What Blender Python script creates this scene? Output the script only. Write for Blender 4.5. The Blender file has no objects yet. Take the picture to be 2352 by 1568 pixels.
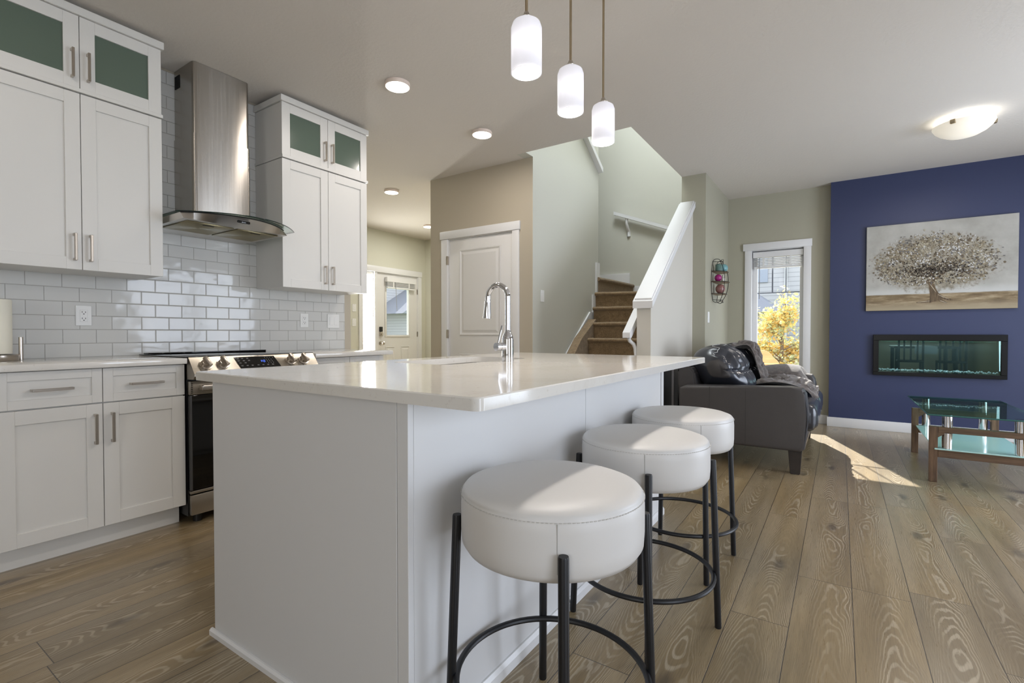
import bpy, bmesh, math, random
from mathutils import Vector, Matrix, noise
random.seed(7)
S = bpy.context.scene
COL = S.collection
PI = math.pi
# ------------------------------------------------------------------ camera
cam = bpy.data.objects.new('camera', bpy.data.cameras.new('camera'))
COL.objects.link(cam); S.camera = cam
cam.data.sensor_width = 36.0
cam.data.lens = 1124.0 / 2352 * 36.0
cam.data.clip_start = 0.02
cam.location = (0, 0, 1.05)
cam.rotation_euler = (PI/2 - 0.0171, 0, 0.5905)
# ------------------------------------------------------------------ world, sun, exposure
S.view_settings.view_transform = 'Standard'
S.view_settings.look = 'None'
S.view_settings.exposure = 0.0
S.view_settings.gamma = 1.0
S.view_settings.use_curve_mapping = False
W = bpy.data.worlds.new('sky'); S.world = W; W.use_nodes = True
bg = W.node_tree.nodes['Background']
bg.inputs[0].default_value = (0.88, 0.94, 1.0, 1); bg.inputs[1].default_value = 2.6
def light(name, kind, loc, energy, color=(1, 1, 1), direction=None, **kw):
    d = bpy.data.lights.new(name, kind); d.energy = energy; d.color = color
    for k, v in kw.items(): setattr(d, k, v)
    o = bpy.data.objects.new(name, d); COL.objects.link(o); o.location = loc
    if name.endswith('daylight'): o.visible_camera = True      # a bright window is seen as bright
    if direction is not None:
        o.rotation_euler = Vector(direction).to_track_quat('-Z', 'Y').to_euler()
    return o
light('sun', 'SUN', (0, 12, 12), 16, (1.0, 0.95, 0.86), (0.47, -1.33, -1.0), angle=0.009)
WARM = (1.0, 0.92, 0.85); COOL = (0.86, 0.93, 1.0)
# daylight entering through the patio door (right wall) and the dining window (behind)
light('patio_daylight', 'AREA', (2.86, 4.3, 1.15), 92, (0.73, 0.82, 1.0), (-1, -0.12, -0.02), shape='RECTANGLE', size=2.0, size_y=2.0)
light('dining_daylight', 'AREA', (0.6, -3.66, 1.5), 27, (1.0, .97, .93), (0, 1, 0), shape='RECTANGLE', size=2.2, size_y=1.2)
light('dining_side_daylight', 'AREA', (2.86, -.25, 1.2), 48, (0.74, 0.83, 1.0), (-1, 0.1, -0.02), shape='RECTANGLE', size=1.8, size_y=1.9)
light('landing_daylight', 'AREA', (-1.95, 4.9, 5.2), 85, COOL, (-0.15, 0.05, -1), shape='RECTANGLE', size=0.9, size_y=1.2)
light('entry_daylight', 'AREA', (-6.362, 5.25, 1.1), 58, (1.0, 0.97, 0.91), (1, 0, 0), shape='RECTANGLE', size=0.22, size_y=1.8)

# ------------------------------------------------------------------ helpers
def lin(c):
    return tuple((x/255/12.92 if x/255 <= .04045 else ((x/255+.055)/1.055)**2.4) for x in c) + (1,)
class NT:
    def __init__(s, name):
        s.m = bpy.data.materials.new(name); s.m.use_nodes = True
        s.t = s.m.node_tree; s.b = s.t.nodes['Principled BSDF']; s.out = s.t.nodes['Material Output']
    def n(s, t, **kw):
        x = s.t.nodes.new(t)
        for k, v in kw.items(): setattr(x, k, v)
        return x
    def link(s, a, b): s.t.links.new(a, b)
    def put(s, v, sock):
        if isinstance(v, bpy.types.NodeSocket): s.link(v, sock)
        else: sock.default_value = v
    def math(s, op, a, b=0.0, c=0.0):
        x = s.n('ShaderNodeMath', operation=op)
        for i, v in enumerate((a, b, c)): s.put(v, x.inputs[i])
        return x.outputs[0]
    def pos(s):
        g = s.n('ShaderNodeNewGeometry'); x = s.n('ShaderNodeSeparateXYZ'); s.link(g.outputs['Position'], x.inputs[0]); return x.outputs
    def objpos(s):
        g = s.n('ShaderNodeTexCoord'); x = s.n('ShaderNodeSeparateXYZ'); s.link(g.outputs['Object'], x.inputs[0]); return x.outputs
    def vec(s, a, b, c):
        x = s.n('ShaderNodeCombineXYZ')
        for i, v in enumerate((a, b, c)): s.put(v, x.inputs[i])
        return x.outputs[0]
    def noise(s, v=None, scale=5, detail=2, rough=.5):
        x = s.n('ShaderNodeTexNoise'); x.inputs['Scale'].default_value = scale
        x.inputs['Detail'].default_value = detail; x.inputs['Roughness'].default_value = rough
        if v is not None: s.link(v, x.inputs['Vector'])
        return x.outputs[0]
    def white(s, v):
        x = s.n('ShaderNodeTexWhiteNoise', noise_dimensions='1D'); s.put(v, x.inputs['W']); return x.outputs[0]
    def ramp(s, f, stops):
        x = s.n('ShaderNodeValToRGB'); s.link(f, x.inputs[0])
        e = x.color_ramp.elements
        while len(e) < len(stops): e.new(.5)
        for i, (p, c) in enumerate(stops): e[i].position = p; e[i].color = c
        return x.outputs[0]
    def smooth(s, f, a, b, lo=0., hi=1.):
        x = s.n('ShaderNodeMapRange', interpolation_type='SMOOTHSTEP'); s.put(f, x.inputs[0])
        for i, v in enumerate((a, b, lo, hi)): x.inputs[1+i].default_value = v
        return x.outputs[0]
    def mix(s, f, a, b):
        x = s.n('ShaderNodeMix', data_type='RGBA'); s.put(f, x.inputs[0]); s.put(a, x.inputs[6]); s.put(b, x.inputs[7]); return x.outputs[2]
    def bump(s, h, strength=.3, dist=.01):
        x = s.n('ShaderNodeBump'); x.inputs['Strength'].default_value = strength; x.inputs['Distance'].default_value = dist
        s.link(h, x.inputs['Height']); s.link(x.outputs[0], s.b.inputs['Normal'])
    def set(s, **kw):
        for k, v in kw.items(): s.put(v, s.b.inputs[k.replace('_', ' ')])
        return s
def mat(name, c, rough=.5, metal=0., spec=.5, bump=None, coat=0., emit=None, var=0.):
    m = NT(name)
    col = lin(c)
    m.set(Base_Color=col, Roughness=rough, Metallic=metal); m.b.inputs['Specular IOR Level'].default_value = spec
    if coat: m.b.inputs['Coat Weight'].default_value = coat; m.b.inputs['Coat Roughness'].default_value = .08
    tc = None
    if bump or var:
        tc = m.n('ShaderNodeTexCoord').outputs['Object']
    if bump:
        sc, st, di = bump; m.bump(m.noise(tc, sc, 3, .55), st, di)
    if var:
        f = m.noise(tc, 18, 4, .6)
        lo = tuple(x*(1-var) for x in col[:3]) + (1,); hi = tuple(min(1, x*(1+var)) for x in col[:3]) + (1,)
        m.set(Base_Color=m.mix(f, lo, hi))
    if emit: m.set(Emission_Color=lin(emit[0]), Emission_Strength=emit[1])
    return m.m
def glass(name, tint=(240, 250, 248), refl=1.0, base=0.0, ior=1.5, gtint=(255, 255, 255)):
    m = NT(name); m.t.nodes.remove(m.b)
    tr = m.n('ShaderNodeBsdfTransparent'); tr.inputs[0].default_value = lin(tint)
    gl = m.n('ShaderNodeBsdfGlossy'); gl.inputs['Roughness'].default_value = .01
    g = m.n('ShaderNodeNewGeometry'); dp = m.n('ShaderNodeVectorMath', operation='DOT_PRODUCT')
    m.link(g.outputs['Normal'], dp.inputs[0]); m.link(g.outputs['Incoming'], dp.inputs[1])
    r0 = ((ior-1)/(ior+1))**2
    sch = m.math('ADD', r0, m.math('MULTIPLY', 1-r0, m.math('POWER', m.math('SUBTRACT', 1., m.math('ABSOLUTE', dp.outputs['Value'])), 5.)))
    f = m.math('ADD', m.math('MULTIPLY', sch, refl), base); gl.inputs[0].default_value = lin(gtint)
    mx = m.n('ShaderNodeMixShader'); m.link(f, mx.inputs[0]); m.link(tr.outputs[0], mx.inputs[1]); m.link(gl.outputs[0], mx.inputs[2])
    m.link(mx.outputs[0], m.out.inputs[0]); return m.m

ROOT = {}
def finish(name, bm, m, loc, smooth=True, angle=35):
    bmesh.ops.recalc_face_normals(bm, faces=bm.faces)
    bmesh.ops.translate(bm, verts=bm.verts, vec=-Vector(loc))
    me = bpy.data.meshes.new(name); bm.to_mesh(me); bm.free()
    for x in (m if isinstance(m, (list, tuple)) else [m]): me.materials.append(x)
    if smooth:
        for p in me.polygons: p.use_smooth = True
        me.set_sharp_from_angle(angle=math.radians(angle))
    return bpy.data.objects.new(name, me)
def props(o, label, cat, group=None, kind=None):
    if label: o['label'] = label
    if cat: o['category'] = cat
    if group: o['group'] = group
    if kind: o['kind'] = kind
    return o
def thing(name, loc, label, cat, group=None, kind=None, rz=0):
    o = bpy.data.objects.new(name, None); COL.objects.link(o); o.location = loc; o.empty_display_size = .1
    ROOT[o] = Vector(loc); return props(o, label, cat, group, kind)
def part(name, bm, m, parent, label=None, **kw):
    o = finish(name, bm, m, ROOT[parent], **kw); COL.objects.link(o); o.parent = parent; ROOT[o] = ROOT[parent]
    if label: o['label'] = label
    return o
def single(name, bm, m, label, cat, group=None, kind=None, **kw):
    vs = [v.co for v in bm.verts]
    lo = [min(v[i] for v in vs) for i in range(3)]; hi = [max(v[i] for v in vs) for i in range(3)]
    loc = Vector(((lo[0]+hi[0])/2, (lo[1]+hi[1])/2, lo[2]))
    o = finish(name, bm, m, loc, **kw); COL.objects.link(o); o.location = loc; ROOT[o] = loc
    return props(o, label, cat, group, kind)
def struct(name, bm, m, label, cat='wall', **kw): return single(name, bm, m, label, cat, kind='structure', **kw)
def copy_tree(o, delta=(0, 0, 0), parent=None):
    c = o.copy(); COL.objects.link(c)
    if parent: c.parent = parent
    else: c.location = o.location + Vector(delta)
    ROOT[c] = ROOT[o]
    for ch in list(o.children): copy_tree(ch, parent=c)
    return c
def B(): return bmesh.new()
def box(bm, x0, x1, y0, y1, z0, z1, bev=0, seg=2, M=None):
    vs = [bm.verts.new((x, y, z)) for x in (x0, x1) for y in (y0, y1) for z in (z0, z1)]
    fs = [bm.faces.new([vs[i] for i in q]) for q in ((0, 1, 3, 2), (4, 6, 7, 5), (0, 4, 5, 1), (2, 3, 7, 6), (0, 2, 6, 4), (1, 5, 7, 3))]
    new = vs
    if bev:
        es = list({e for f in fs for e in f.edges})
        r = bmesh.ops.bevel(bm, geom=es, offset=bev, segments=seg, affect='EDGES', profile=.5)
        new = list({v for f in r['faces'] for v in f.verts} | {v for v in vs if v.is_valid})
    if M is not None: bmesh.ops.transform(bm, matrix=M, verts=[v for v in new if v.is_valid])
    return bm
def prism(bm, poly, axis, a0, a1):
    def P(u, v, a): return {'x': (a, u, v), 'y': (u, a, v), 'z': (u, v, a)}[axis]
    A = [bm.verts.new(P(u, v, a0)) for u, v in poly]; Bv = [bm.verts.new(P(u, v, a1)) for u, v in poly]
    bm.faces.new(A); bm.faces.new(Bv[::-1]); n = len(poly)
    for i in range(n): bm.faces.new((A[i], A[(i+1) % n], Bv[(i+1) % n], Bv[i]))
    return bm
def frame_of(d):
    d = Vector(d).normalized(); up = Vector((0, 0, 1)) if abs(d.z) < .95 else Vector((1, 0, 0))
    u = d.cross(up).normalized(); return u, d.cross(u).normalized()
def tube(bm, pts, r, seg=12, closed=False, cap=True):
    pts = [Vector(p) for p in pts]; n = len(pts); rs = r if isinstance(r, (list, tuple)) else [r]*n
    rings = []; pu = None
    for i, p in enumerate(pts):
        a = pts[i-1] if (i or closed) else p; b = pts[(i+1) % n] if (i < n-1 or closed) else p
        d = (b-a).normalized()
        if pu is None: u, v = frame_of(d)
        else:
            u = (pu - d*pu.dot(d)).normalized(); v = d.cross(u).normalized()
        pu = u
        rings.append([bm.verts.new(p + (u*math.cos(t)+v*math.sin(t))*rs[i]) for t in [2*PI*k/seg for k in range(seg)]])
    for i in range(n if closed else n-1):
        A, Bb = rings[i], rings[(i+1) % n]
        if closed and i == n-1:
            o = min(range(seg), key=lambda s: (A[0].co-Bb[s].co).length)
            Bb = Bb[o:]+Bb[:o]
        for k in range(seg): bm.faces.new((A[k], A[(k+1) % seg], Bb[(k+1) % seg], Bb[k]))
    if cap and not closed: bm.faces.new(rings[0][::-1]); bm.faces.new(rings[-1])
    return bm
def cyl(bm, p0, p1, r0, r1=None, seg=24): return tube(bm, [p0, p1], [r0, r0 if r1 is None else r1], seg)
def lathe(bm, prof, c, seg=48, caps=True):
    rings = [[bm.verts.new((c[0]+r*math.cos(2*PI*k/seg), c[1]+r*math.sin(2*PI*k/seg), c[2]+z)) for k in range(seg)] for r, z in prof]
    for A, Bb in zip(rings, rings[1:]):
        for k in range(seg): bm.faces.new((A[k], A[(k+1) % seg], Bb[(k+1) % seg], Bb[k]))
    if caps: bm.faces.new(rings[0][::-1]); bm.faces.new(rings[-1])
    return bm
def ball(bm, c, r, seg=24, sc=(1, 1, 1)):
    bmesh.ops.create_uvsphere(bm, u_segments=seg, v_segments=seg//2, radius=r, matrix=Matrix.Translation(c) @ Matrix.Diagonal((*sc, 1))); return bm

# ------------------------------------------------------------------ materials
def m_floor():
    m = NT('oak_vinyl_plank'); X, Y, Z = m.pos()
    w, L = .1925, 1.22
    px = m.math('DIVIDE', m.math('SUBTRACT', X, .05), w); row = m.math('FLOOR', px); fx = m.math('FRACT', px)
    off = m.math('MULTIPLY', m.white(m.math('ADD', row, 3.3)), L)
    py = m.math('DIVIDE', m.math('ADD', Y, off), L); idx = m.math('FLOOR', py); fy = m.math('FRACT', py)
    seed = m.math('ADD', m.math('MULTIPLY', row, 17.31), m.math('MULTIPLY', idx, 5.77))
    rnd = m.white(seed); s10 = m.math('MULTIPLY', rnd, 40.)
    r2 = m.white(m.math('ADD', seed, 31.7)); r3 = m.white(m.math('ADD', seed, 67.1)); r4 = m.white(m.math('ADD', seed, 11.9))
    cc = m.math('ADD', .34, m.math('MULTIPLY', r2, .32))
    low = m.noise(m.vec(m.math('MULTIPLY', X, 9), m.math('MULTIPLY', Y, 2.6), s10), 1., 2, .45)
    fine = m.noise(m.vec(m.math('MULTIPLY', X, 70), m.math('MULTIPLY', Y, 16), s10), 1., 3, .6)
    dx = m.math('SUBTRACT', fx, cc); dx = m.math('ADD', dx, m.math('MULTIPLY', m.math('SUBTRACT', low, .5), .34))
    ky = m.math('ADD', .15, m.math('MULTIPLY', r4, .7))
    kx_ = m.math('MULTIPLY', m.math('SUBTRACT', fx, cc), w); ky_ = m.math('MULTIPLY', m.math('SUBTRACT', fy, ky), L*.36)
    kd = m.math('SQRT', m.math('ADD', m.math('MULTIPLY', kx_, kx_), m.math('MULTIPLY', ky_, ky_)))
    kd = m.math('ADD', kd, m.math('MULTIPLY', m.math('SUBTRACT', fine, .5), .012))
    slope = m.math('MULTIPLY', m.math('SUBTRACT', r3, .5), 34.)
    g = m.math('MULTIPLY', m.math('MULTIPLY', dx, dx), 46.)
    g = m.math('ADD', g, m.math('MULTIPLY', Y, slope))
    g = m.math('ADD', g, m.math('MULTIPLY', m.smooth(kd, 0., .085), -4.))
    g = m.math('ADD', g, m.math('ADD', m.math('MULTIPLY', low, 5.), m.math('MULTIPLY', fine, .8)))
    ring = m.math('SINE', m.math('MULTIPLY', g, 6.2832))
    lines = m.smooth(ring, .1, .95)
    fib = m.noise(m.vec(m.math('MULTIPLY', X, 300), m.math('MULTIPLY', Y, 10), s10), 1., 3, .65)
    broad = m.noise(m.vec(m.math('MULTIPLY', X, 16), m.math('MULTIPLY', Y, 1.0), s10), 1., 3, .5)
    knot = m.math('MULTIPLY', m.smooth(kd, .006, .034, 1., 0.), m.smooth(r2, .25, .5))
    base = m.ramp(broad, [(.25, lin((125, 105, 71))), (.75, lin((162, 140, 101)))])
    tone = m.mix(m.math('MULTIPLY', m.smooth(rnd, 0, 1), .45), base, lin((118, 107, 88)))
    pat = m.smooth(m.noise(m.vec(m.math('MULTIPLY', X, 13), m.math('MULTIPLY', Y, 1.3), m.math('ADD', s10, 50.)), 1., 2, .5), .36, .62, .12, 1.)
    c = m.mix(m.math('MULTIPLY', m.math('MULTIPLY', lines, .52), pat), tone, lin((208, 195, 171)))
    c = m.mix(m.math('MULTIPLY', m.smooth(fib, .45, .72), .36), c, lin((86, 72, 52)))
    c = m.mix(m.math('MULTIPLY', knot, .65), c, lin((62, 51, 38)))
    e1 = m.math('MULTIPLY', m.math('MINIMUM', fx, m.math('SUBTRACT', 1., fx)), w)
    e2 = m.math('MULTIPLY', m.math('MINIMUM', fy, m.math('SUBTRACT', 1., fy)), L)
    e = m.math('MINIMUM', e1, e2)
    gap = m.smooth(e, .0006, .0020)
    c = m.mix(gap, lin((52, 42, 32)), c)
    h = m.math('ADD', m.math('MULTIPLY', gap, 1.0), m.math('MULTIPLY', fib, .25))
    m.bump(h, .35, .0015)
    m.set(Base_Color=c, Roughness=m.math('ADD', .22, m.math('MULTIPLY', fib, .16)))
    m.b.inputs['Coat Weight'].default_value = .7; m.b.inputs['Coat Roughness'].default_value = .3
    return m.m
def m_tile():
    m = NT('white_subway_tile'); X, Y, Z = m.pos()
    v = m.math('DIVIDE', m.math('SUBTRACT', Z, .9125), .0788); row = m.math('FLOOR', v); fv = m.math('FRACT', v)
    u = m.math('ADD', m.math('DIVIDE', m.math('SUBTRACT', Y, .797), .1492), m.math('MULTIPLY', m.math('FLOORED_MODULO', row, 2.), .5))
    col = m.math('FLOOR', u); fu = m.math('FRACT', u)
    d = m.math('MINIMUM', m.math('MULTIPLY', m.math('MINIMUM', fu, m.math('SUBTRACT', 1., fu)), .1492), m.math('MULTIPLY', m.math('MINIMUM', fv, m.math('SUBTRACT', 1., fv)), .0788))
    g = m.smooth(d, .0008, .0022)
    seed = m.math('ADD', m.math('MULTIPLY', row, 13.7), m.math('MULTIPLY', col, 3.91))
    t1 = m.math('MULTIPLY', m.math('SUBTRACT', m.white(seed), .5), m.math('SUBTRACT', fu, .5))
    t2 = m.math('MULTIPLY', m.math('SUBTRACT', m.white(m.math('ADD', seed, 91.3)), .5), m.math('SUBTRACT', fv, .5))
    wav = m.noise(m.vec(m.math('MULTIPLY', Y, 11.), m.math('MULTIPLY', Z, 16.), seed), 1., 1, .4)
    h = m.math('ADD', m.math('MULTIPLY', m.smooth(d, .0006, .0050), .0011), m.math('ADD', m.math('MULTIPLY', t1, .0016), m.math('ADD', m.math('MULTIPLY', t2, .0010), m.math('MULTIPLY', wav, .0012))))
    m.bump(h, 1., 1.)
    m.set(Base_Color=m.mix(g, lin((158, 156, 150)), lin((210, 210, 207))), Roughness=m.math('ADD', .55, m.math('MULTIPLY', g, -.47)))
    m.b.inputs['Specular IOR Level'].default_value = .36
    return m.m
def m_wood(name, a, b, sx, sy, sz, rough=.45):
    m = NT(name); X, Y, Z = m.objpos()
    n = m.noise(m.vec(m.math('MULTIPLY', X, sx), m.math('MULTIPLY', Y, sy), m.math('MULTIPLY', Z, sz)), 1., 4, .6)
    m.set(Base_Color=m.ramp(n, [(.3, lin(a)), (.7, lin(b))]), Roughness=rough); return m.m
def m_carpet():
    m = NT('tan_carpet'); tc = m.n('ShaderNodeTexCoord').outputs['Object']
    n = m.noise(tc, 160, 3, .7); n2 = m.noise(tc, 25, 3, .6)
    c = m.ramp(m.math('ADD', m.math('MULTIPLY', n, .7), m.math('MULTIPLY', n2, .3)), [(.3, lin((92, 74, 52))), (.55, lin((152, 129, 98))), (.75, lin((190, 168, 134)))])
    m.set(Base_Color=c, Roughness=1.); m.b.inputs['Specular IOR Level'].default_value = .1
    m.b.inputs['Sheen Weight'].default_value = .3
    m.bump(n, .9, .008); return m.m
def m_quartz():
    m = NT('white_quartz'); tc = m.n('ShaderNodeTexCoord').outputs['Object']
    n = m.noise(tc, 60, 4, .7); v = m.noise(tc, 4, 5, .65)
    c = m.mix(m.smooth(n, .58, .72, 0, .35), lin((222, 219, 213)), lin((176, 166, 152)))
    c = m.mix(m.smooth(v, .55, .62, 0, .16), c, lin((200, 192, 180)))
    m.set(Base_Color=c, Roughness=.09); return m.m
def m_steel(name='brushed_steel', axis='z', c=(176, 170, 162), rough=.24):
    m = NT(name); X, Y, Z = m.objpos()
    k = dict(x=(2, 150, 150), y=(150, 2, 150), z=(150, 150, 2))[axis]
    n = m.noise(m.vec(m.math('MULTIPLY', X, k[0]), m.math('MULTIPLY', Y, k[1]), m.math('MULTIPLY', Z, k[2])), 1., 3, .6)
    m.set(Base_Color=lin(c), Metallic=1., Roughness=m.math('ADD', rough-.06, m.math('MULTIPLY', n, .12)))
    m.b.inputs['Anisotropic'].default_value = .85; m.b.inputs['Anisotropic Rotation'].default_value = .25; tg = m.n('ShaderNodeTangent', direction_type='RADIAL', axis='Z'); m.link(tg.outputs[0], m.b.inputs['Tangent'])
    m.bump(n, .04, .001); return m.m
def m_canvas(x0, x1, z0, z1):
    m = NT('painted_canvas'); X, Y, Z = m.pos()
    h = m.math('DIVIDE', m.math('SUBTRACT', Z, z0), z1-z0)
    tc = m.vec(m.math('MULTIPLY', X, 5), 0., m.math('MULTIPLY', Z, 26)); st = m.noise(tc, 1., 5, .65)
    sky = m.noise(m.vec(m.math('MULTIPLY', X, 4), 0., m.math('MULTIPLY', Z, 4)), 1., 4, .6)
    csky = m.ramp(sky, [(.3, lin((150, 149, 142))), (.7, lin((176, 175, 170)))])
    cgr = m.ramp(st, [(.3, lin((92, 76, 54))), (.5, lin((128, 111, 84))), (.72, lin((176, 162, 134)))])
    cgr = m.mix(m.smooth(h, 0., .12), lin((156, 144, 120)), cgr)
    f = m.smooth(m.math('ADD', h, m.math('MULTIPLY', m.math('SUBTRACT', st, .5), .012)), .178, .190)
    glow = m.smooth(h, .19, .30, .75, 0.)
    u = m.math('DIVIDE', m.math('SUBTRACT', X, x0), x1-x0)
    du = m.math('DIVIDE', m.math('SUBTRACT', u, .475), .44); dv = m.math('DIVIDE', m.math('SUBTRACT', h, .53), .34)
    rad = m.math('SQRT', m.math('ADD', m.math('MULTIPLY', du, du), m.math('MULTIPLY', dv, dv)))
    b1 = m.noise(m.vec(m.math('MULTIPLY', X, 22), 0., m.math('MULTIPLY', Z, 22)), 1., 5, .7)
    b2 = m.noise(m.vec(m.math('MULTIPLY', X, 7), 3., m.math('MULTIPLY', Z, 7)), 1., 3, .6)
    cr = m.ramp(b1, [(.30, lin((92, 85, 72))), (.45, lin((126, 118, 100))), (.60, lin((156, 150, 134))), (.72, lin((206, 206, 204)))])
    mk = m.math('MULTIPLY', m.smooth(m.math('ADD', rad, m.math('MULTIPLY', m.math('SUBTRACT', b1, .5), .9)), .75, 1.05, .85, 0.), m.smooth(b2, .25, .45, .5, 1.))
    m.set(Base_Color=m.mix(f, cgr, m.mix(mk, m.mix(glow, csky, lin((190, 192, 190))), cr)), Roughness=.75); m.bump(st, .1, .002); return m.m
def m_siding():
    m = NT('pale_lap_siding'); X, Y, Z = m.pos()
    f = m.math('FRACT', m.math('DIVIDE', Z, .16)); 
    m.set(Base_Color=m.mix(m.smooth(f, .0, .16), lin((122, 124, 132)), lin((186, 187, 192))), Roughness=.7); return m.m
PAINT = mat('greige_wall_paint', (184, 175, 157), .6, bump=(90, .08, .003))
PAINT_LIVING = mat('grey_green_wall_paint', (170, 167, 149), .6, bump=(90, .08, .003))
PAINT_PALE = mat('pale_sage_wall_paint', (206, 205, 190), .6, bump=(90, .08, .003))
PAINT_STAIR = mat('stairwell_paint', (200, 199, 188), .6, bump=(90, .08, .003))
BLUE = mat('navy_wall_paint', (46, 55, 90), .5, bump=(90, .1, .003))
CEIL = mat('stippled_ceiling_paint', (216, 210, 202), .85, spec=.2, bump=(48, .22, .012))
TRIM = mat('white_trim_paint', (226, 226, 226), .35)
DOORW = mat('white_door_paint', (224, 223, 221), .4)
CAB = mat('white_cabinet_paint', (219, 217, 212), .38)
ISL = mat('white_island_panel', (216, 216, 216), .42)
FLOOR = m_floor(); TILE = m_tile(); CARPET = m_carpet(); QUARTZ = m_quartz()
STEEL = m_steel(); STEELY = m_steel('brushed_steel_front', 'y', (158, 151, 140), .3)
CHROME = mat('chrome', (225, 226, 230), .05, 1.)
NICKEL = mat('brushed_nickel', (190, 182, 172), .28, 1.)
NICKELD = mat('antique_nickel_rod', (176, 160, 134), .42, 1.)
BLKG = mat('black_glass', (10, 10, 11), .05)
BLK = mat('black_powder_coat', (17, 18, 22), .42)
BLKP = mat('black_plastic', (14, 14, 15), .35)
DARK = mat('dark_gap', (12, 12, 12), .8)
WPL = mat('white_plastic_plate', (232, 232, 230), .3)
GREYP = mat('grey_slot', (40, 40, 40), .6)
FROST = NT('frosted_cabinet_glass').set(Base_Color=lin((92, 106, 94)), Roughness=.16).m
PANE = glass('clear_pane', (252, 253, 254)); TGLASS = glass('table_glass', (204, 228, 222), .8, .0)
VISOR = glass('hood_visor_glass', (216, 226, 220), 1.2, .02)
FGLASS = glass('fireplace_glass', (222, 234, 234), .5, .22, gtint=(186, 222, 214))
FGT = NT('glass_edge').set(Base_Color=lin((16, 40, 36)), Roughness=.1).m
SHELFG = NT('frosted_shelf_glass').set(Base_Color=lin((186, 226, 222)), Roughness=.12).m
VINYL = mat('white_vinyl_upholstery', (215, 213, 210), .42, bump=(260, .06, .001))
LEATHER = mat('charcoal_leather', (66, 63, 63), .42, bump=(220, .18, .002), var=.1)
LEATHERG = mat('glossy_black_leather', (46, 48, 55), .29, bump=(120, .10, .002), coat=.3)
THREAD = mat('pale_thread', (170, 170, 170), .6)
WALNUT = m_wood('walnut_frame', (78, 58, 42), (120, 94, 70), 5, 60, 60)
WALNUTV = m_wood('walnut_leg', (78, 58, 42), (120, 94, 70), 60, 60, 5)
DKWOOD = m_wood('espresso_wood', (30, 26, 25), (50, 43, 40), 8, 8, 8)
PINE = m_wood('pine_board', (180, 142, 98), (206, 172, 128), 4, 30, 30, .6)
SHADE = NT('opal_shade_lit'); SHADE.set(Base_Color=lin((236, 236, 240)), Roughness=.25, Emission_Color=(.97, .97, 1, 1), Emission_Strength=.26)
_t = SHADE.n('ShaderNodeBsdfTranslucent'); _t.inputs[0].default_value = lin((235, 235, 238)); _m = SHADE.n('ShaderNodeMixShader'); _m.inputs[0].default_value = .5
SHADE.link(SHADE.b.outputs[0], _m.inputs[1]); SHADE.link(_t.outputs[0], _m.inputs[2]); SHADE.link(_m.outputs[0], SHADE.out.inputs[0]); SHADE = SHADE.m
LED = mat('lit_diffuser', (255, 255, 255), .5, emit=((255, 244, 228), 6.0))
BULB = mat('lit_bulb', (255, 255, 255), .5, emit=((255, 250, 244), 7.5))
BOWL = mat('lit_alabaster_bowl', (236, 228, 212), .4, emit=((255, 248, 234), .42))

# ------------------------------------------------------------------ floor, ceiling, walls
CZ = 2.74
bm = B(); box(bm, -6.3, 2.8, -3.6, 6.72, -.12, 0); struct('floor', bm, FLOOR, 'grey brown oak plank floor running away from the camera', 'floor')
bm = B()
for x0, x1, y0, y1 in ((-6.45, -2.56, -3.75, 5.46), (-2.56, -1.44, -3.75, 3.9), (-1.44, 2.95, -3.75, 6.85), (-6.45, -3.46, 5.46, 6.85)):
    box(bm, x0, x1, y0, y1, CZ, 3.04)
struct('ceiling', bm, CEIL, 'beige grey stippled ceiling with a stairwell opening', 'ceiling')
bm = B(); box(bm, -3.74, -3.606, -3.6, 2.81, 0, CZ); struct('wall_left', bm, PAINT, 'greige kitchen wall behind the white cabinets')
bm = B(); box(bm, -3.606, -3.6, 0.2, 2.742, .90, 2.725); struct('trim_1', bm, TILE, 'glossy white subway tile backsplash with grey grout', 'backsplash', smooth=False)
bm = B()
for y0, y1, z0, z1 in ((2.5, 5.09, 0, CZ), (6.37, 6.7, 0, CZ), (5.09, 6.37, 2.06, CZ)): box(bm, -6.45, -6.3, y0, y1, z0, z1)
struct('wall_entry', bm, PAINT_PALE, 'pale sage wall around the white entry door')
bm = B(); box(bm, -6.45, -3.46, 6.55, 6.7, 0, CZ); struct('wall_hall', bm, PAINT_PALE, 'pale wall strip to the right of the entry door')
bm = B(); box(bm, -6.45, -3.74, 2.38, 2.5, 0, CZ); struct('wall_hall_near', bm, PAINT_PALE, 'pale hall wall behind the kitchen wall')
bm = B()
for x0, x1, z0, z1 in ((-3.79, -3.53, 0, CZ), (-2.69, -2.464, 0, CZ), (-3.53, -2.69, 2.06, CZ)): box(bm, x0, x1, 4.03, 4.14, z0, z1)
box(bm, -3.79, -3.69, 4.14, 5.56, 0, CZ); box(bm, -3.69, -2.464, 5.46, 5.56, 0, CZ)
struct('wall_closet', bm, PAINT, 'taupe wall around the white two panel closet door')
bm = B(); box(bm, -2.56, -2.464, 4.14, 5.46, 0, CZ); box(bm, -2.464, -2.46, 4.03, 5.56, 0, CZ); box(bm, -2.56, -2.46, 3.9, 5.56, CZ, 5.3)
struct('wall_stair_left', bm, PAINT_STAIR, 'pale grey stairwell wall left of the carpeted stairs, with a light switch')
bm = B(); box(bm, -3.6, -1.44, 6.58, 6.72, 0, 5.3); box(bm, -1.44, -1.3, 6.58, 6.72, 3.04, 5.3); struct('wall_stair_back', bm, PAINT_STAIR, 'pale back wall of the stairwell carrying the short handrail')
bm = B(); box(bm, -1.44, -1.19, 5.45, 6.7, 0, CZ); struct('wall_pier', bm, PAINT_LIVING, 'greige wall pier between the stairs and the living room window')
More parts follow.
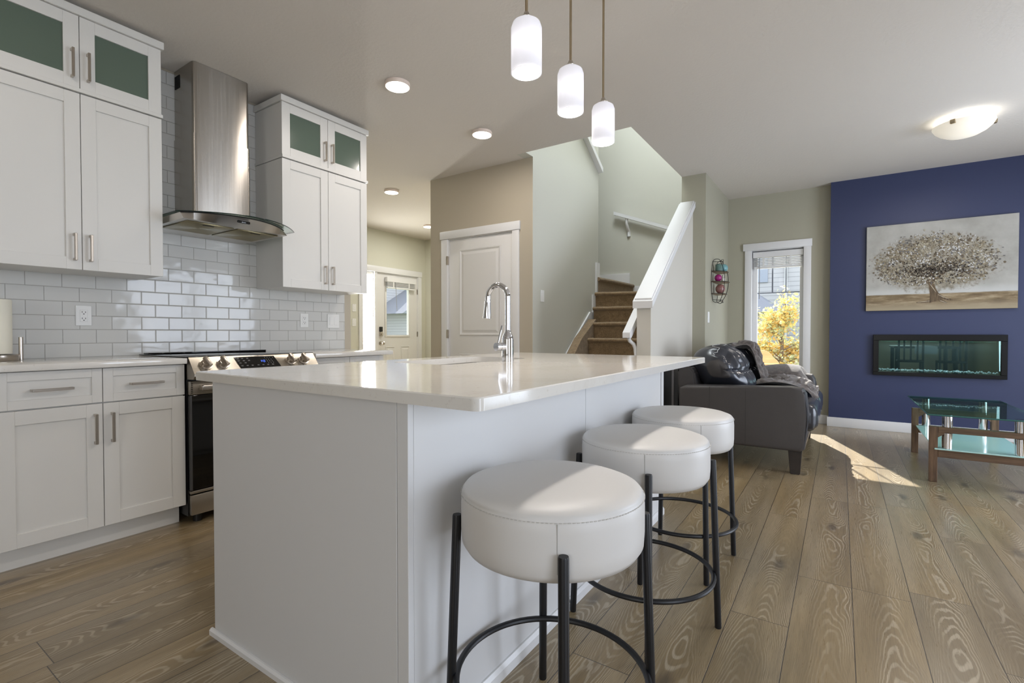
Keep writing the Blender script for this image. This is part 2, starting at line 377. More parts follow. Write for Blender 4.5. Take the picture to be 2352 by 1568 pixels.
bm = B(); box(bm, -1.44, -1.3, 3.9, 6.58, 3.04, 5.3); box(bm, -2.56, -1.3, 3.78, 3.9, 3.04, 5.3); box(bm, -3.6, -3.46, 5.46, 6.58, 0, 5.3); box(bm, -3.46, -2.56, 5.46, 5.56, 2.74, 5.3)
box(bm, -3.6, -1.3, 3.78, 6.72, 5.3, 5.4); struct('wall_upstairs', bm, PAINT_STAIR, 'pale upper stairwell walls seen through the ceiling opening')
bm = B(); prism(bm, [(4.06, 0), (5.45, 0), (5.45, 2.392), (4.06, 1.285)], 'x', -1.44, -1.32)
struct('wall_pony', bm, mat('half_wall_paint', (206, 202, 192), .55), 'sloping half wall beside the stairs under a white cap')
bm = B()
for x0, x1, z0, z1 in ((-1.19, -.93, 0, CZ), (-.35, 2.95, 0, CZ), (-.93, -.35, 0, .55), (-.93, -.35, 2.075, CZ)): box(bm, x0, x1, 6.7, 6.86, z0, z1)
struct('wall_window', bm, PAINT_LIVING, 'greige living room wall around the tall narrow window')
bm = B()
for x0, x1, z0, z1 in ((-.1, .335, 0, CZ), (1.30, 1.74, 0, CZ), (.335, 1.30, 0, .635), (.335, 1.30, .975, CZ)): box(bm, x0, x1, 6.585, 6.7, z0, z1)
struct('wall_blue', bm, BLUE, 'navy blue accent wall holding the fireplace and tree painting')
bm = B()
for y0, y1, z0, z1 in ((-3.75, -1.2, 0, CZ), (.7, 3.2, 0, CZ), (-1.2, .7, 2.2, CZ), (-1.2, .7, 0, .2), (5.4, 6.86, 0, CZ), (3.2, 5.4, 2.2, CZ), (3.2, 5.4, 0, .08)): box(bm, 2.8, 2.95, y0, y1, z0, z1)
struct('wall_right', bm, PAINT, 'greige wall with the patio door, right of the camera')
bm = B()
for x0, x1, z0, z1 in ((-3.74, -.55, 0, CZ), (1.75, 2.95, 0, CZ), (-.55, 1.75, 0, .85), (-.55, 1.75, 2.15, CZ)): box(bm, x0, x1, -3.75, -3.6, z0, z1)
struct('wall_back', bm, PAINT, 'greige wall with the dining window, behind the camera')

# baseboards
bm = B(); box(bm, -.115, 1.75, 6.572, 6.585, 0, .105, .003); box(bm, -.115, -.1, 6.585, 6.7, 0, .105); struct('baseboard_blue', bm, TRIM, 'white baseboard under the navy wall', 'baseboard')
bm = B(); box(bm, -1.19, -.115, 6.686, 6.70, 0, .105, .003); box(bm, -1.19, -1.176, 5.44, 6.686, 0, .105, .003); struct('baseboard_window', bm, TRIM, 'white baseboard below the tall window', 'baseboard')
bm = B(); box(bm, -3.804, -3.62, 4.016, 4.03, 0, .105, .003); box(bm, -2.615, -2.446, 4.016, 4.03, 0, .105, .003); struct('baseboard_closet', bm, TRIM, 'white baseboard beside the closet door', 'baseboard')

# ------------------------------------------------------------------ closet door (door_1)
def panel_relief(bm, ax, f, sgn, u0, u1, v0, v1):
    """raised panel with a moulded groove on plane ax=f (sgn: outward direction)"""
    def P(u, v, d):
        return (f+sgn*d, u, v) if ax == 'x' else (u, f+sgn*d, v)
    loops = []
    for ins, d in ((0, .0005), (.006, .009), (.012, .009), (.026, -.0005), (.034, .0005), (.058, .009)):
        loops.append([bm.verts.new(P(u, v, d)) for u, v in ((u0+ins, v0+ins), (u1-ins, v0+ins), (u1-ins, v1-ins), (u0+ins, v1-ins))])
    for A, Bb in zip(loops, loops[1:]):
        for k in range(4): bm.faces.new((A[k], A[(k+1) % 4], Bb[(k+1) % 4], Bb[k]))
    bm.faces.new(loops[-1])
d1 = thing('door_1', (-3.11, 4.05, 0), 'white two panel closet door in the taupe wall', 'door', kind='structure')
bm = B(); box(bm, -3.52, -2.698, 4.038, 4.073, .012, 2.05, .002); part('door_slab', bm, DOORW, d1)
bm = B(); panel_relief(bm, 'y', 4.0375, -1, -3.378, -2.84, 1.025, 1.936); part('upper_panel', bm, DOORW, d1, smooth=False)
bm = B(); panel_relief(bm, 'y', 4.0375, -1, -3.378, -2.84, .24, .832); part('lower_panel', bm, DOORW, d1, smooth=False)
for z in (1.787, .995, .2):
    bm = B(); box(bm, -3.541, -3.524, 4.004, 4.034, z, z+.093, .002); part('hinge', bm, NICKEL, d1, 'bronze door hinge')
bm = B(); box(bm, -3.62, -3.53, 4.012, 4.03, 0, 2.06, .002); box(bm, -2.69, -2.612, 4.012, 4.03, 0, 2.06, .002); box(bm, -3.634, -2.600, 4.006, 4.03, 2.062, 2.146, .002); part('door_casing', bm, TRIM, d1)
bm = B(); box(bm, -3.53, -3.522, 4.03, 4.10, 0, 2.06); box(bm, -2.697, -2.69, 4.03, 4.10, 0, 2.06); box(bm, -3.522, -2.697, 4.03, 4.10, 2.052, 2.06); part('door_jamb', bm, DOORW, d1)

# ------------------------------------------------------------------ entry door (door_2) + sidelight (window_2)
d2 = thing('door_2', (-6.32, 5.9, 0), 'white entry door with a glazed upper half and blind', 'door', kind='structure')
bm = B()
for y0, y1, z0, z1 in ((5.445, 5.635, .01, 2.045), (6.15, 6.352, .01, 2.045), (5.635, 6.15, .01, 1.0), (5.635, 6.15, 1.93, 2.045)): box(bm, -6.36, -6.315, y0, y1, z0, z1)
part('door_slab', bm, DOORW, d2)
for y0 in (5.614, 5.963):
    for z0, z1 in ((.2, .826),):
        bm = B(); panel_relief(bm, 'x', -6.3145, 1, y0, y0+.209, z0, z1); part('lower_panel', bm, DOORW, d2, smooth=False)
bm = B()
for y0, y1, z0, z1 in ((5.605, 5.64, .985, 1.95), (6.145, 6.178, .985, 1.95), (5.64, 6.145, .985, 1.018), (5.64, 6.145, 1.917, 1.95)): box(bm, -6.315, -6.303, y0, y1, z0, z1, .003)
part('glass_bead', bm, DOORW, d2)
bm = B(); box(bm, -6.342, -6.336, 5.635, 6.15, 1.0, 1.93); part('pane', bm, PANE, d2)
bm = B(); box(bm, -6.315, -6.29, 5.485, 5.545, 1.075, 1.155, .006); part('keypad_lock', bm, BLKP, d2, 'black keypad lock')
bm = B(); box(bm, -6.315, -6.285, 5.487, 5.545, 1.0, 1.072, .006); cyl(bm, (-6.3, 5.516, 1.036), (-6.265, 5.516, 1.036), .018); part('deadbolt', bm, NICKEL, d2)
bm = B(); cyl(bm, (-6.315, 5.513, .885), (-6.302, 5.513, .885), .032); cyl(bm, (-6.302, 5.513, .885), (-6.27, 5.513, .885), .012); ball(bm, (-6.25, 5.513, .885), .03); part('door_knob', bm, NICKEL, d2)
for z in (1.74, .985, .2):
    bm = B(); box(bm, -6.318, -6.30, 6.348, 6.364, z, z+.09); part('hinge', bm, NICKEL, d2)
bm = B()
box(bm, -6.30, -6.282, 5.06, 5.135, 0, 2.06); box(bm, -6.30, -6.282, 6.36, 6.44, 0, 2.06); box(bm, -6.30, -6.276, 5.045, 6.452, 2.05, 2.145, .002)
box(bm, -6.40, -6.29, 5.375, 5.43, 0, 2.06); box(bm, -6.40, -6.30, 6.352, 6.37, 0, 2.06); box(bm, -6.40, -6.30, 5.43, 6.352, 2.045, 2.06)
part('door_casing', bm, TRIM, d2)
w2 = thing('window_2', (-6.35, 5.25, 0), 'bright cream sidelight beside the entry door', 'window', kind='structure')
bm = B(); box(bm, -6.38, -6.32, 5.09, 5.14, 0, 2.06); box(bm, -6.38, -6.32, 5.36, 5.375, 0, 2.06); box(bm, -6.38, -6.32, 5.14, 5.36, 0, .2); box(bm, -6.38, -6.32, 5.14, 5.36, 2.0, 2.06); part('frame', bm, TRIM, w2)
bm = B(); box(bm, -6.353, -6.347, 5.14, 5.36, .2, 2.0); part('pane', bm, PANE, w2)
def blind(name, ax, f, sgn, u0, u1, ztop, zhead, zbot, wand_u, wand_z, label, nsl=7):
    b = thing(name, (f, (u0+u1)/2, ztop) if ax == 'x' else ((u0+u1)/2, f, ztop), label, 'window blind')
    def bx(bm, u0, u1, d0, d1, z0, z1, bev=.002):
        a, c = sorted((f+sgn*d0, f+sgn*d1))
        if ax == 'x': box(bm, a, c, u0, u1, z0, z1, bev, 1)
        else: box(bm, u0, u1, a, c, z0, z1, bev, 1)
    bm = B(); bx(bm, u0, u1, 0, .06, zhead, ztop); part('headrail', bm, TRIM, b)
    bm = B(); n = nsl; zz = zbot+.03
    for i in range(n):
        z = zz+(zhead-.006-zz)*i/n; bx(bm, u0+.012, u1-.012, .004, .052, z+.003, z+.010, .001)
    s = part('slats', bm, mat(name+'_slat', (196, 196, 196), .5), b)
    bm = B(); bx(bm, u0+.012, u1-.012, .004, .054, zbot, zbot+.024); part('bottom_rail', bm, TRIM, b)
    for uu in (u0+(u1-u0)*.22, u0+(u1-u0)*.76):
        bm = B(); bx(bm, uu-.012, uu+.012, .053, .056, zbot+.02, zhead, 0); part('ladder_tape', bm, WPL, b)
    bm = B(); d = f+sgn*.066
    if ax == 'x': cyl(bm, (d, wand_u, zhead), (d, wand_u+.03, wand_z), .004, seg=8)
    else: cyl(bm, (wand_u, d, zhead), (wand_u, d, wand_z), .004, seg=8)
    part('tilt_wand', bm, mat(name+'_wand', (150, 150, 150), .4), b); return b
blind('window_blind', 'x', -6.3, 1, 5.60, 6.255, 1.985, 1.905, 1.80, 5.775, 1.42, 'raised cream slatted blind on the entry door glass')

# ------------------------------------------------------------------ living room window (window_1)
w1 = thing('window_1', (-.64, 6.75, .55), 'tall narrow living room window with white casing and grilles', 'window', kind='structure')
bm = B()
box(bm, -.993, -.917, 6.682, 6.70, .5, 2.07, .002); box(bm, -.362, -.287, 6.682, 6.70, .5, 2.07, .002); box(bm, -1.013, -.279, 6.676, 6.70, 2.066, 2.152, .002); box(bm, -.993, -.287, 6.676, 6.70, .42, .52, .002)
part('casing', bm, TRIM, w1)
bm = B(); box(bm, -.93, -.915, 6.70, 6.82, .55, 2.075); box(bm, -.365, -.35, 6.70, 6.82, .55, 2.075); box(bm, -.915, -.365, 6.70, 6.82, 2.06, 2.075); box(bm, -.915, -.365, 6.70, 6.82, .535, .55); part('jamb', bm, TRIM, w1)
bm = B()
for x0, x1, z0, z1 in ((-.915, -.862, .55, 2.06), (-.405, -.365, .55, 2.06), (-.862, -.405, .55, .60), (-.862, -.405, 2.01, 2.06)): box(bm, x0, x1, 6.775, 6.835, z0, z1, .004)
part('sash', bm, TRIM, w1)
bm = B(); box(bm, -.862, -.405, 6.803, 6.809, .60, 2.01); part('pane', bm, PANE, w1)
bm = B(); box(bm, -.862, -.405, 6.797, 6.803, 1.54, 1.553); box(bm, -.705, -.688, 6.797, 6.803, 1.553, 2.01); box(bm, -.557, -.545, 6.797, 6.803, 1.553, 2.01); part('grille', bm, mat('grey_grille', (130, 136, 146), .5), w1)
blind('window_blind', 'y', 6.77, -1, -.905, -.368, 2.045, 1.975, 1.845, -.83, 1.47, 'raised grey slatted blind at the top of the tall living room window', 5)

# patio door and dining window (light sources beside / behind the camera)
w3 = thing('window_3', (2.87, 4.3, .08), 'white framed patio door to the right of the camera', 'window', kind='structure')
bm = B()
for y0, y1, z0, z1 in ((3.2, 3.27, .08, 2.2), (5.33, 5.4, .08, 2.2), (4.26, 4.34, .15, 2.13), (3.27, 5.33, .08, .15), (3.27, 5.33, 2.13, 2.2)): box(bm, 2.81, 2.855, y0, y1, z0, z1)
part('frame', bm, TRIM, w3)
w5 = thing('window_5', (2.87, -.25, .2), 'white framed dining side window on the right wall beside the camera', 'window', kind='structure')
bm = B()
for y0, y1, z0, z1 in ((-1.2, -1.13, .2, 2.2), (.63, .7, .2, 2.2), (-.29, -.21, .27, 2.13), (-1.13, .63, .2, .27), (-1.13, .63, 2.13, 2.2)): box(bm, 2.81, 2.855, y0, y1, z0, z1)
part('frame', bm, TRIM, w5)
w4 = thing('window_4', (.6, -3.67, .85), 'white framed dining window behind the camera', 'window', kind='structure')
bm = B()
for x0, x1, z0, z1 in ((-.55, -.48, .85, 2.15), (1.68, 1.75, .85, 2.15), (.56, .64, .92, 2.08), (-.48, 1.68, .85, .92), (-.48, 1.68, 2.08, 2.15)): box(bm, x0, x1, -3.655, -3.61, z0, z1)
part('frame', bm, TRIM, w4)

# ------------------------------------------------------------------ stairs
st = thing('staircase', (-1.95, 5.2, 0), 'carpeted staircase with rounded tan nosings turning left at the top', 'staircase')
def step(y_l, y_r, z, zl, x0=-2.34, x1=-1.445, yb=None):
    """carpeted step: nosing from (x0,y_l) to (x1,y_r), top z, riser down to zl"""
    bm = B(); n = 14
    prof = [(0.0, -.002)] + [(-.028*math.sin(a)-.002, -.022+.022*math.cos(a)) for a in [PI*k/8 for k in range(9)]] + [(0.004, -.05), (0.004, zl-z)]
    rows = []
    for i in range(n+1):
        t = i/n; x = x0+(x1-x0)*t; y = y_l+(y_r-y_l)*t
        wob = .003*noise.noise((x*9, y*9, z*20))
        rows.append([bm.verts.new((x, (yb if yb else max(y_l, y_r)+.34), z+wob))] + [bm.verts.new((x, y+dy, z+dz+(wob if dz > -.03 else 0))) for dy, dz in prof])
    for A, Bb in zip(rows, rows[1:]):
        for k in range(len(A)-1): bm.faces.new((A[k], A[k+1], Bb[k+1], Bb[k]))
    for R_ in (rows[0], rows[-1]): 
        bot = bm.verts.new((R_[0].co.x, R_[0].co.y, zl)); bm.faces.new(R_+[bot])
    part('step', bm, CARPET, st, angle=50)
for i in range(4): step(4.14+.225*i, 4.14+.225*i, .2*(i+1), .2*i)
step(5.02, 5.02, .995, .8)
step(5.17, 5.20, 1.175, .995)
step(5.34, 5.46, 1.36, 1.175, x0=-2.42, x1=-1.445, yb=6.57)
step(5.44, 5.72, 1.54, 1.36, x0=-2.44, x1=-1.45, yb=6.57)
# corner winder: radiates from the inner corner towards the back wall
bm = B()
P0 = Vector((-2.40, 5.50)); P1 = Vector((-2.40, 6.57)); dirn = (P1-P0).normalized()
poly = [(-2.435, 5.50), (-2.385, 6.572), (-3.44, 6.572), (-3.44, 5.575), (-2.445, 5.575)]
prism(bm, poly, 'z', 1.30, 1.70)
tube(bm, [(-2.432, 5.50, 1.702), (-2.41, 5.9, 1.704), (-2.395, 6.25, 1.702), (-2.385, 6.56, 1.70)], .024, 10)
part('winder_step', bm, CARPET, st)
bm = B(); prism(bm, [(-3.0, 5.575), (-2.9, 6.572), (-3.455, 6.572), (-3.455, 5.575)], 'z', 1.70, 1.9); part('winder_step', bm, CARPET, st)
# carpeted kerb along the left wall
bm = B()
prism(bm, [(4.62, .0), (4.62, .78), (4.85, .99), (5.22, 1.21), (5.22, .0)], 'x', -2.43, -2.335); part('kerb', bm, CARPET, st)
bm = B()
prism(bm, [(4.35, .1), (4.35, .50), (4.72, .845), (5.30, 1.30), (5.375, 1.30), (5.375, 1.51), (5.47, 1.51), (5.47, 1.90), (5.565, 1.90), (5.565, 1.30), (5.4, 1.15), (5.28, 1.15), (4.72, .70), (4.42, .1)], 'x', -2.459, -2.44)
struct('trim_2', bm, TRIM, 'white stepped skirting climbing the stairwell wall left of the carpet', 'skirting', smooth=False)
bm = B(); box(bm, -2.435, -1.46, 6.565, 6.58, 1.54, 1.70); box(bm, -3.4, -2.435, 6.565, 6.58, 1.54, 1.885); struct('trim_3', bm, TRIM, 'white stepped skirting along the stairwell back wall', 'skirting', smooth=False)
# sloping cap on the half wall
sl = (2.392-1.285)/(5.45-4.06); th = math.atan(sl)
cp = thing('trim_4', (-1.38, 4.06, 1.285), 'white sloping cap on top of the stair half wall', 'cap', kind='structure')
def capbox(y0, y1, lo, hi, x0, x1):
    bm = B(); f = lambda y: 1.285+(y-4.06)*sl
    prism(bm, [(y0, f(y0)+lo), (y1, f(y1)+lo), (y1, f(y1)+hi), (y0, f(y0)+hi)], 'x', x0, x1); return bm
part('apron', capbox(4.025, 5.447, .002, .062, -1.465, -1.295), TRIM, cp, smooth=False)
part('cap_board', capbox(4.04, 5.447, .062, .075, -1.452, -1.308), TRIM, cp, smooth=False)
# handrails
hr = thing('handrail', (-1.5, 4.2, 1.03), 'short white handrail inside the stair half wall, lower end on a curved bracket', 'handrail', 'white stair handrails')
bm = B(); f = lambda y: 1.03+(y-4.0)*sl
prism(bm, [(3.99, 1.01), (3.99, 1.055), (5.35, f(5.35)+.03), (5.35, f(5.35)-.02), (4.03, 1.01)], 'x', -1.54, -1.475); part('rail', bm, TRIM, hr, smooth=False)
bm = B(); tube(bm, [(-1.50, 4.03, 1.012), (-1.50, 4.05, .985), (-1.475, 4.08, .955), (-1.462, 4.085, .92), (-1.455, 4.085, .86), (-1.455, 4.085, .80)], .016, 10); part('bracket', bm, TRIM, hr)
hr = thing('handrail', (-2.3, 6.5, 2.5), 'sloping white handrail on one bracket on the stairwell back wall', 'handrail', 'white stair handrails')
bm = B(); prism(bm, [(-2.64, 2.70), (-2.64, 2.745), (-1.5, 2.30), (-1.5, 2.255)], 'y', 6.48, 6.535); part('rail', bm, TRIM, hr, smooth=False)
bm = B(); tube(bm, [(-2.46, 6.51, 2.65), (-2.46, 6.51, 2.56), (-2.455, 6.54, 2.50), (-2.452, 6.572, 2.46), (-2.45, 6.574, 2.39)], [.02, .02, .02, .022, .024], 10); part('bracket', bm, TRIM, hr)
hr = thing('handrail', (-2.44, 5.3, 3.1), 'high white handrail on the stairwell wall near the ceiling opening', 'handrail', 'white stair handrails')
bm = B(); prism(bm, [(5.56, 2.99), (5.56, 3.05), (4.5, 3.74), (4.5, 3.68)], 'x', -2.459, -2.40); part('rail', bm, TRIM, hr, smooth=False)

# ------------------------------------------------------------------ switches and outlets
def plate(name, ax, f, sgn, u, z, w, h, label, cat, gang=1, kind='switch'):
    t = thing(name, (f, u, z) if ax == 'x' else (u, f, z), label, cat)
    def bx(bm, u0, u1, d0, d1, z0, z1, bev=.0015):
        a, c = sorted((f+sgn*d0, f+sgn*d1))
        if ax == 'x': box(bm, a, c, u0, u1, z0, z1, bev, 1)
        else: box(bm, u0, u1, a, c, z0, z1, bev, 1)
    bm = B(); bx(bm, u-w/2, u+w/2, 0, .006, z-h/2, z+h/2, .002); part('plate', bm, WPL, t)
    if kind == 'switch':
        for g in range(gang):
            uu = u+(g-(gang-1)/2)*.046
            bm = B(); bx(bm, uu-.0165, uu+.0165, .006, .0085, z-.034, z+.034); part('rocker', bm, WPL, t)
    else:
        bm = B(); bx(bm, u-.017, u+.017, .006, .008, z-.034, z+.034); r = part('receptacle', bm, WPL, t)
        bm = B()
        for dz in (-.018, .018):
            bx(bm, u-.0085, u-.0060, .0079, .0086, z+dz-.002, z+dz+.007, 0); bx(bm, u+.0060, u+.0085, .0079, .0086, z+dz-.002, z+dz+.006, 0); bx(bm, u-.0025, u+.0025, .0079, .0086, z+dz-.011, z+dz-.006, 0)
        part('slots', bm, GREYP, r, 'dark plug slots')
    return t
plate('wall_outlet', 'x', -3.6, 1, .963, 1.15, .072, .115, 'white double outlet on the tile left of the stove', 'outlet', kind='outlet')
plate('wall_outlet', 'x', -3.6, 1, 2.352, 1.153, .070, .112, 'white double outlet on the tile right of the stove', 'outlet', kind='outlet')
plate('light_switch', 'x', -3.6, 1, 2.625, 1.152, .116, .117, 'white double rocker switch at the end of the tile', 'switch', 2)
plate('light_switch', 'x', -6.3, 1, 4.975, 1.445, .075, .118, 'upper white switch on the pale wall left of the entry door', 'switch')
plate('light_switch', 'x', -6.3, 1, 4.972, 1.217, .075, .118, 'lower white switch on the pale wall left of the entry door', 'switch')
plate('light_switch', 'x', -2.46, 1, 4.205, 1.418, .072, .115, 'single white switch on the stairwell wall right of the closet door', 'switch')
plate('light_switch', 'x', -1.19, 1, 5.60, 1.222, .075, .118, 'grey looking switch on the pier below the wire rack', 'switch')

# ------------------------------------------------------------------ kitchen cabinets
def shaker(bm, f, y0, y1, z0, z1, st_=.062, th=.02, rec=.009, hole=None):
    """shaker front facing +X with its face at x=f"""
    a, b = f-th, f
    box(bm, a, b, y0, y0+st_, z0, z1, .0012, 1); box(bm, a, b, y1-st_, y1, z0, z1, .0012, 1)
    box(bm, a, b, y0+st_, y1-st_, z0, z0+st_, .0012, 1); box(bm, a, b, y0+st_, y1-st_, z1-st_, z1, .0012, 1)
    if not hole: box(bm, a, f-rec, y0+st_, y1-st_, z0+st_, z1-st_)
def handle(parent, f, y, z0, z1=None, y1=None):
    bm = B()
    if y1 is None:
        box(bm, f+.022, f+.033, y-.0055, y+.0055, z0, z1, .0015, 1)
        for z in (z0+.006, z1-.006): box(bm, f, f+.024, y-.005, y+.005, z-.006, z+.006)
    else:
        box(bm, f+.022, f+.033, y, y1, z0-.0055, z0+.0055, .0015, 1)
        for q in (y+.006, y1-.006): box(bm, f, f+.024, q-.006, q+.006, z0-.005, z0+.005)
    part('handle', bm, NICKEL, parent, 'brushed nickel bar handle')
UX = -3.25
def upper(y0, ys, y1, side):
    t = thing('wall_cabinet', (UX-.17, (y0+y1)/2, 1.375), 'tall white shaker wall cabinet %s of the range hood' % side, 'wall cabinet', 'tall shaker wall cabinets')
    bm = B(); box(bm, -3.598, UX-.022, y0+.002, y1-.002, 1.378, 2.278); part('carcass', bm, CAB, t, smooth=False)
    for a, b, hy in ((y0, ys-.0015, ys-.032), (ys+.0015, y1, ys+.032)):
        bm = B(); shaker(bm, UX, a, b, 1.376, 2.277); d = part('door', bm, CAB, t); handle(d, UX, hy, 1.42, 1.558)
    t = thing('glass_cabinet', (UX-.17, (y0+y1)/2, 2.30), 'small white cabinet with frosted green glass doors at the ceiling, %s of the range hood' % side, 'wall cabinet', 'frosted glass top cabinets')
    bm = B(); box(bm, -3.598, UX-.022, y0+.002, y1-.002, 2.302, 2.668); part('carcass', bm, CAB, t, smooth=False)
    bm = B(); box(bm, -3.598, UX+.012, y0-.004, y1+.004, 2.281, 2.300, .001, 1); part('rail_moulding', bm, CAB, t, smooth=False)
    for a, b, hy in ((y0, ys-.0015, ys-.032), (ys+.0015, y1, ys+.032)):
        bm = B(); shaker(bm, UX, a, b, 2.302, 2.67, hole=1); d = part('door', bm, CAB, t)
        bm = B(); box(bm, UX-.014, UX-.008, a+.06, b-.06, 2.36, 2.61); part('pane', bm, FROST, d, 'frosted grey green glass')
        handle(d, UX, hy, 2.345, 2.49)
    bm = B(); box(bm, -3.598, UX+.014, y0-.012, y1+.012, 2.672, 2.713, .002, 1); part('crown_moulding', bm, CAB, t, smooth=False)
upper(.495, .869, 1.232, 'left')
upper(1.963, 2.333, 2.70, 'right')
BX = -2.97
def base(y0, ys, y1, label):
    t = thing('base_cabinet', (BX-.2, (y0+y1)/2, 0), label, 'base cabinet', 'white shaker base cabinets')
    bm = B(); box(bm, -3.598, BX-.021, y0+.001, y1-.001, .106, .882); part('carcass', bm, CAB, t, smooth=False)
    bm = B(); box(bm, -3.598, -3.05, y0+.001, y1-.003, 0, .105); part('toe_kick', bm, CAB, t, smooth=False)
    for a, b, hy, in ((y0, ys-.0015, ys-.032), (ys+.0015, y1, ys+.034)):
        c = (a+b)/2
        bm = B(); shaker(bm, BX, a, b, .109, .709); d = part('door', bm, CAB, t); handle(d, BX, hy, .518, .663)
        bm = B(); shaker(bm, BX, a, b, .715, .879, .04); d = part('drawer', bm, CAB, t); handle(d, BX, c-.072, .796, y1=c+.072)
    return t
base(.495, .8635, 1.221, 'white base cabinet with two doors and two drawers left of the stove')
base(1.99, 2.305, 2.62, 'white base cabinet right of the stove, mostly hidden by the island')
bm = B(); box(bm, -3.599, -2.935, .2, 1.221, .884, .914, .003); single('countertop', bm, QUARTZ, 'white quartz counter left of the stove, under the paper towel', 'countertop', 'kitchen wall counters')
bm = B(); box(bm, -3.599, -2.915, 1.989, 2.672, .884, .914, .003); single('countertop', bm, QUARTZ, 'short white quartz counter right of the stove', 'countertop', 'kitchen wall counters')

# ------------------------------------------------------------------ range
rg = thing('kitchen_range', (-3.25, 1.606, 0), 'stainless slide in electric range with black glass cooktop', 'stove')
y0, y1 = 1.227, 1.983
bm = B(); box(bm, -3.58, -2.962, y0, y1, .045, .912); part('body', bm, BLKP, rg, smooth=False)
bm = B(); box(bm, -3.582, -2.945, y0-.006, y1+.006, .915, .921, .002); box(bm, -3.56, -3.49, y0+.01, y1-.01, .921, .929, .002); part('cooktop', bm, BLKG, rg)
bm = B(); prism(bm, [(-3.0, .917), (-2.938, .917), (-2.868, .830), (-2.868, .817), (-2.882, .800), (-2.96, .797), (-3.0, .80)], 'y', y0, y1); cpn = part('control_panel', bm, STEELY, rg, smooth=False)
sv = Vector((.070, 0, -.087)).normalized(); nv = Vector((.087, 0, .070)).normalized()
def onp(s, y): return Vector((-2.938, y, .917)) + sv*s
bm = B()
q = [onp(.012, 1.461), onp(.012, 1.703), onp(.092, 1.723), onp(.092, 1.478)]
A = [bm.verts.new(p+nv*.0002) for p in q]; C_ = [bm.verts.new(p+nv*.0022) for p in q]
bm.faces.new(A[::-1]); bm.faces.new(C_)
for k in range(4): bm.faces.new((A[k], A[(k+1) % 4], C_[(k+1) % 4], C_[k]))
dsp = part('display', bm, BLKG, cpn, smooth=False)
bm = B()
def seg7(bm, y, s, h, pat, wd=.0022):
    Wd = h*.55
    segs = {'a': (0, 0, 1), 'g': (0, .5, 1), 'd': (0, 1, 1), 'f': (0, 0, 0), 'b': (1, 0, 0), 'e': (0, .5, 0), 'c': (1, .5, 0)}
    for k in pat:
        ux, vy, hz = segs[k]
        a = (y+ux*Wd, s+vy*h)
        p = [(a[0], a[1]), (a[0]+(Wd if hz else wd), a[1]), (a[0]+(Wd if hz else wd), a[1]+(wd if hz else h*.5)), (a[0], a[1]+(wd if hz else h*.5))]
        bm.faces.new([bm.verts.new(onp(b, a_)+nv*.0027) for a_, b in p])
seg7(bm, 1.604, .040, .014, 'bc'); seg7(bm, 1.615, .040, .014, 'bcfg'); seg7(bm, 1.626, .040, .014, 'abgcd')
part('clock_digits', bm, mat('lit_blue_digits', (40, 80, 200), .4, emit=((70, 120, 255), .9)), cpn, 'small lit blue digits', smooth=False)
bm = B()
for r_, (s, ys_) in enumerate(((.020, (1.475, 1.500, 1.53)), (.036, (1.475, 1.505, 1.535)), (.052, (1.48, 1.51)), (.072, (1.485, 1.515, 1.545, 1.58, 1.61, 1.64, 1.67)), (.020, (1.64, 1.655, 1.67, 1.69)), (.034, (1.645, 1.66, 1.675)), (.046, (1.648, 1.663, 1.678)), (.058, (1.652, 1.667, 1.682)))):
    for yy in ys_:
        wq = .012 if yy < 1.6 or s > .07 else .004
        for dd in ((0, .0025), (.004, .006)):
            bm.faces.new([bm.verts.new(onp(s+b, yy+a)+nv*.0026) for a, b in ((0, dd[0]), (wq, dd[0]), (wq, dd[1]), (0, dd[1]))])
part('key_lettering', bm, mat('grey_key_marking', (120, 120, 120), .6), cpn, smooth=False)
for yy in (1.300, 1.391, 1.800, 1.890):
    bm = B(); c = onp(.052, yy)
    cyl(bm, c+nv*.0005, c+nv*.006, .034, .034); cyl(bm, c+nv*.006, c+nv*.026, .027, .024)
    yv = Vector((0, 1, 0))
    M = Matrix((( sv.x, yv.x, nv.x, c.x), (sv.y, yv.y, nv.y, c.y), (sv.z, yv.z, nv.z, c.z), (0, 0, 0, 1))) @ Matrix.Rotation(.25, 4, 'Z')
    box(bm, -.031, .031, -.010, .010, .02, .042, .003, 2, M=M)
    part('knob', bm, NICKEL, cpn)
bm = B(); box(bm, -2.965, -2.93, y0+.002, y1-.002, .712, .787, .003); part('door_trim', bm, STEELY, rg)
bm = B()
for z in [.722+.0098*i for i in range(6)]: box(bm, -2.9305, -2.9292, y0+.008, y0+.017, z, z+.0045)
part('vent_slots', bm, DARK, rg, smooth=False)
bm = B(); box(bm, -2.962, -2.932, y0+.002, y1-.002, .19, .709, .003); part('oven_door', bm, BLKG, rg)
bm = B(); box(bm, -2.9318, -2.929, y0+.002, y0+.012, .19, .709); part('door_edge', bm, mat('grey_door_edge', (88, 88, 90), .4, .6), rg, smooth=False)
bm = B(); box(bm, -2.905, -2.88, y0+.045, y1-.045, .735, .766, .006); box(bm, -2.93, -2.9, y0+.05, y0+.075, .738, .763); box(bm, -2.93, -2.9, y1-.075, y1-.05, .738, .763); part('oven_handle', bm, NICKEL, rg)
bm = B(); box(bm, -2.962, -2.93, y0+.004, y1-.004, .052, .162, .003); part('storage_drawer', bm, STEELY, rg)
bm = B(); box(bm, -2.975, -2.935, y0+.004, y1-.004, .168, .184, .002); part('drawer_lip', bm, STEELY, rg)
for yy in (y0+.06, y1-.06):
    bm = B(); cyl(bm, (-2.99, yy, 0), (-2.99, yy, .045), .022); part('foot', bm, BLKP, rg)

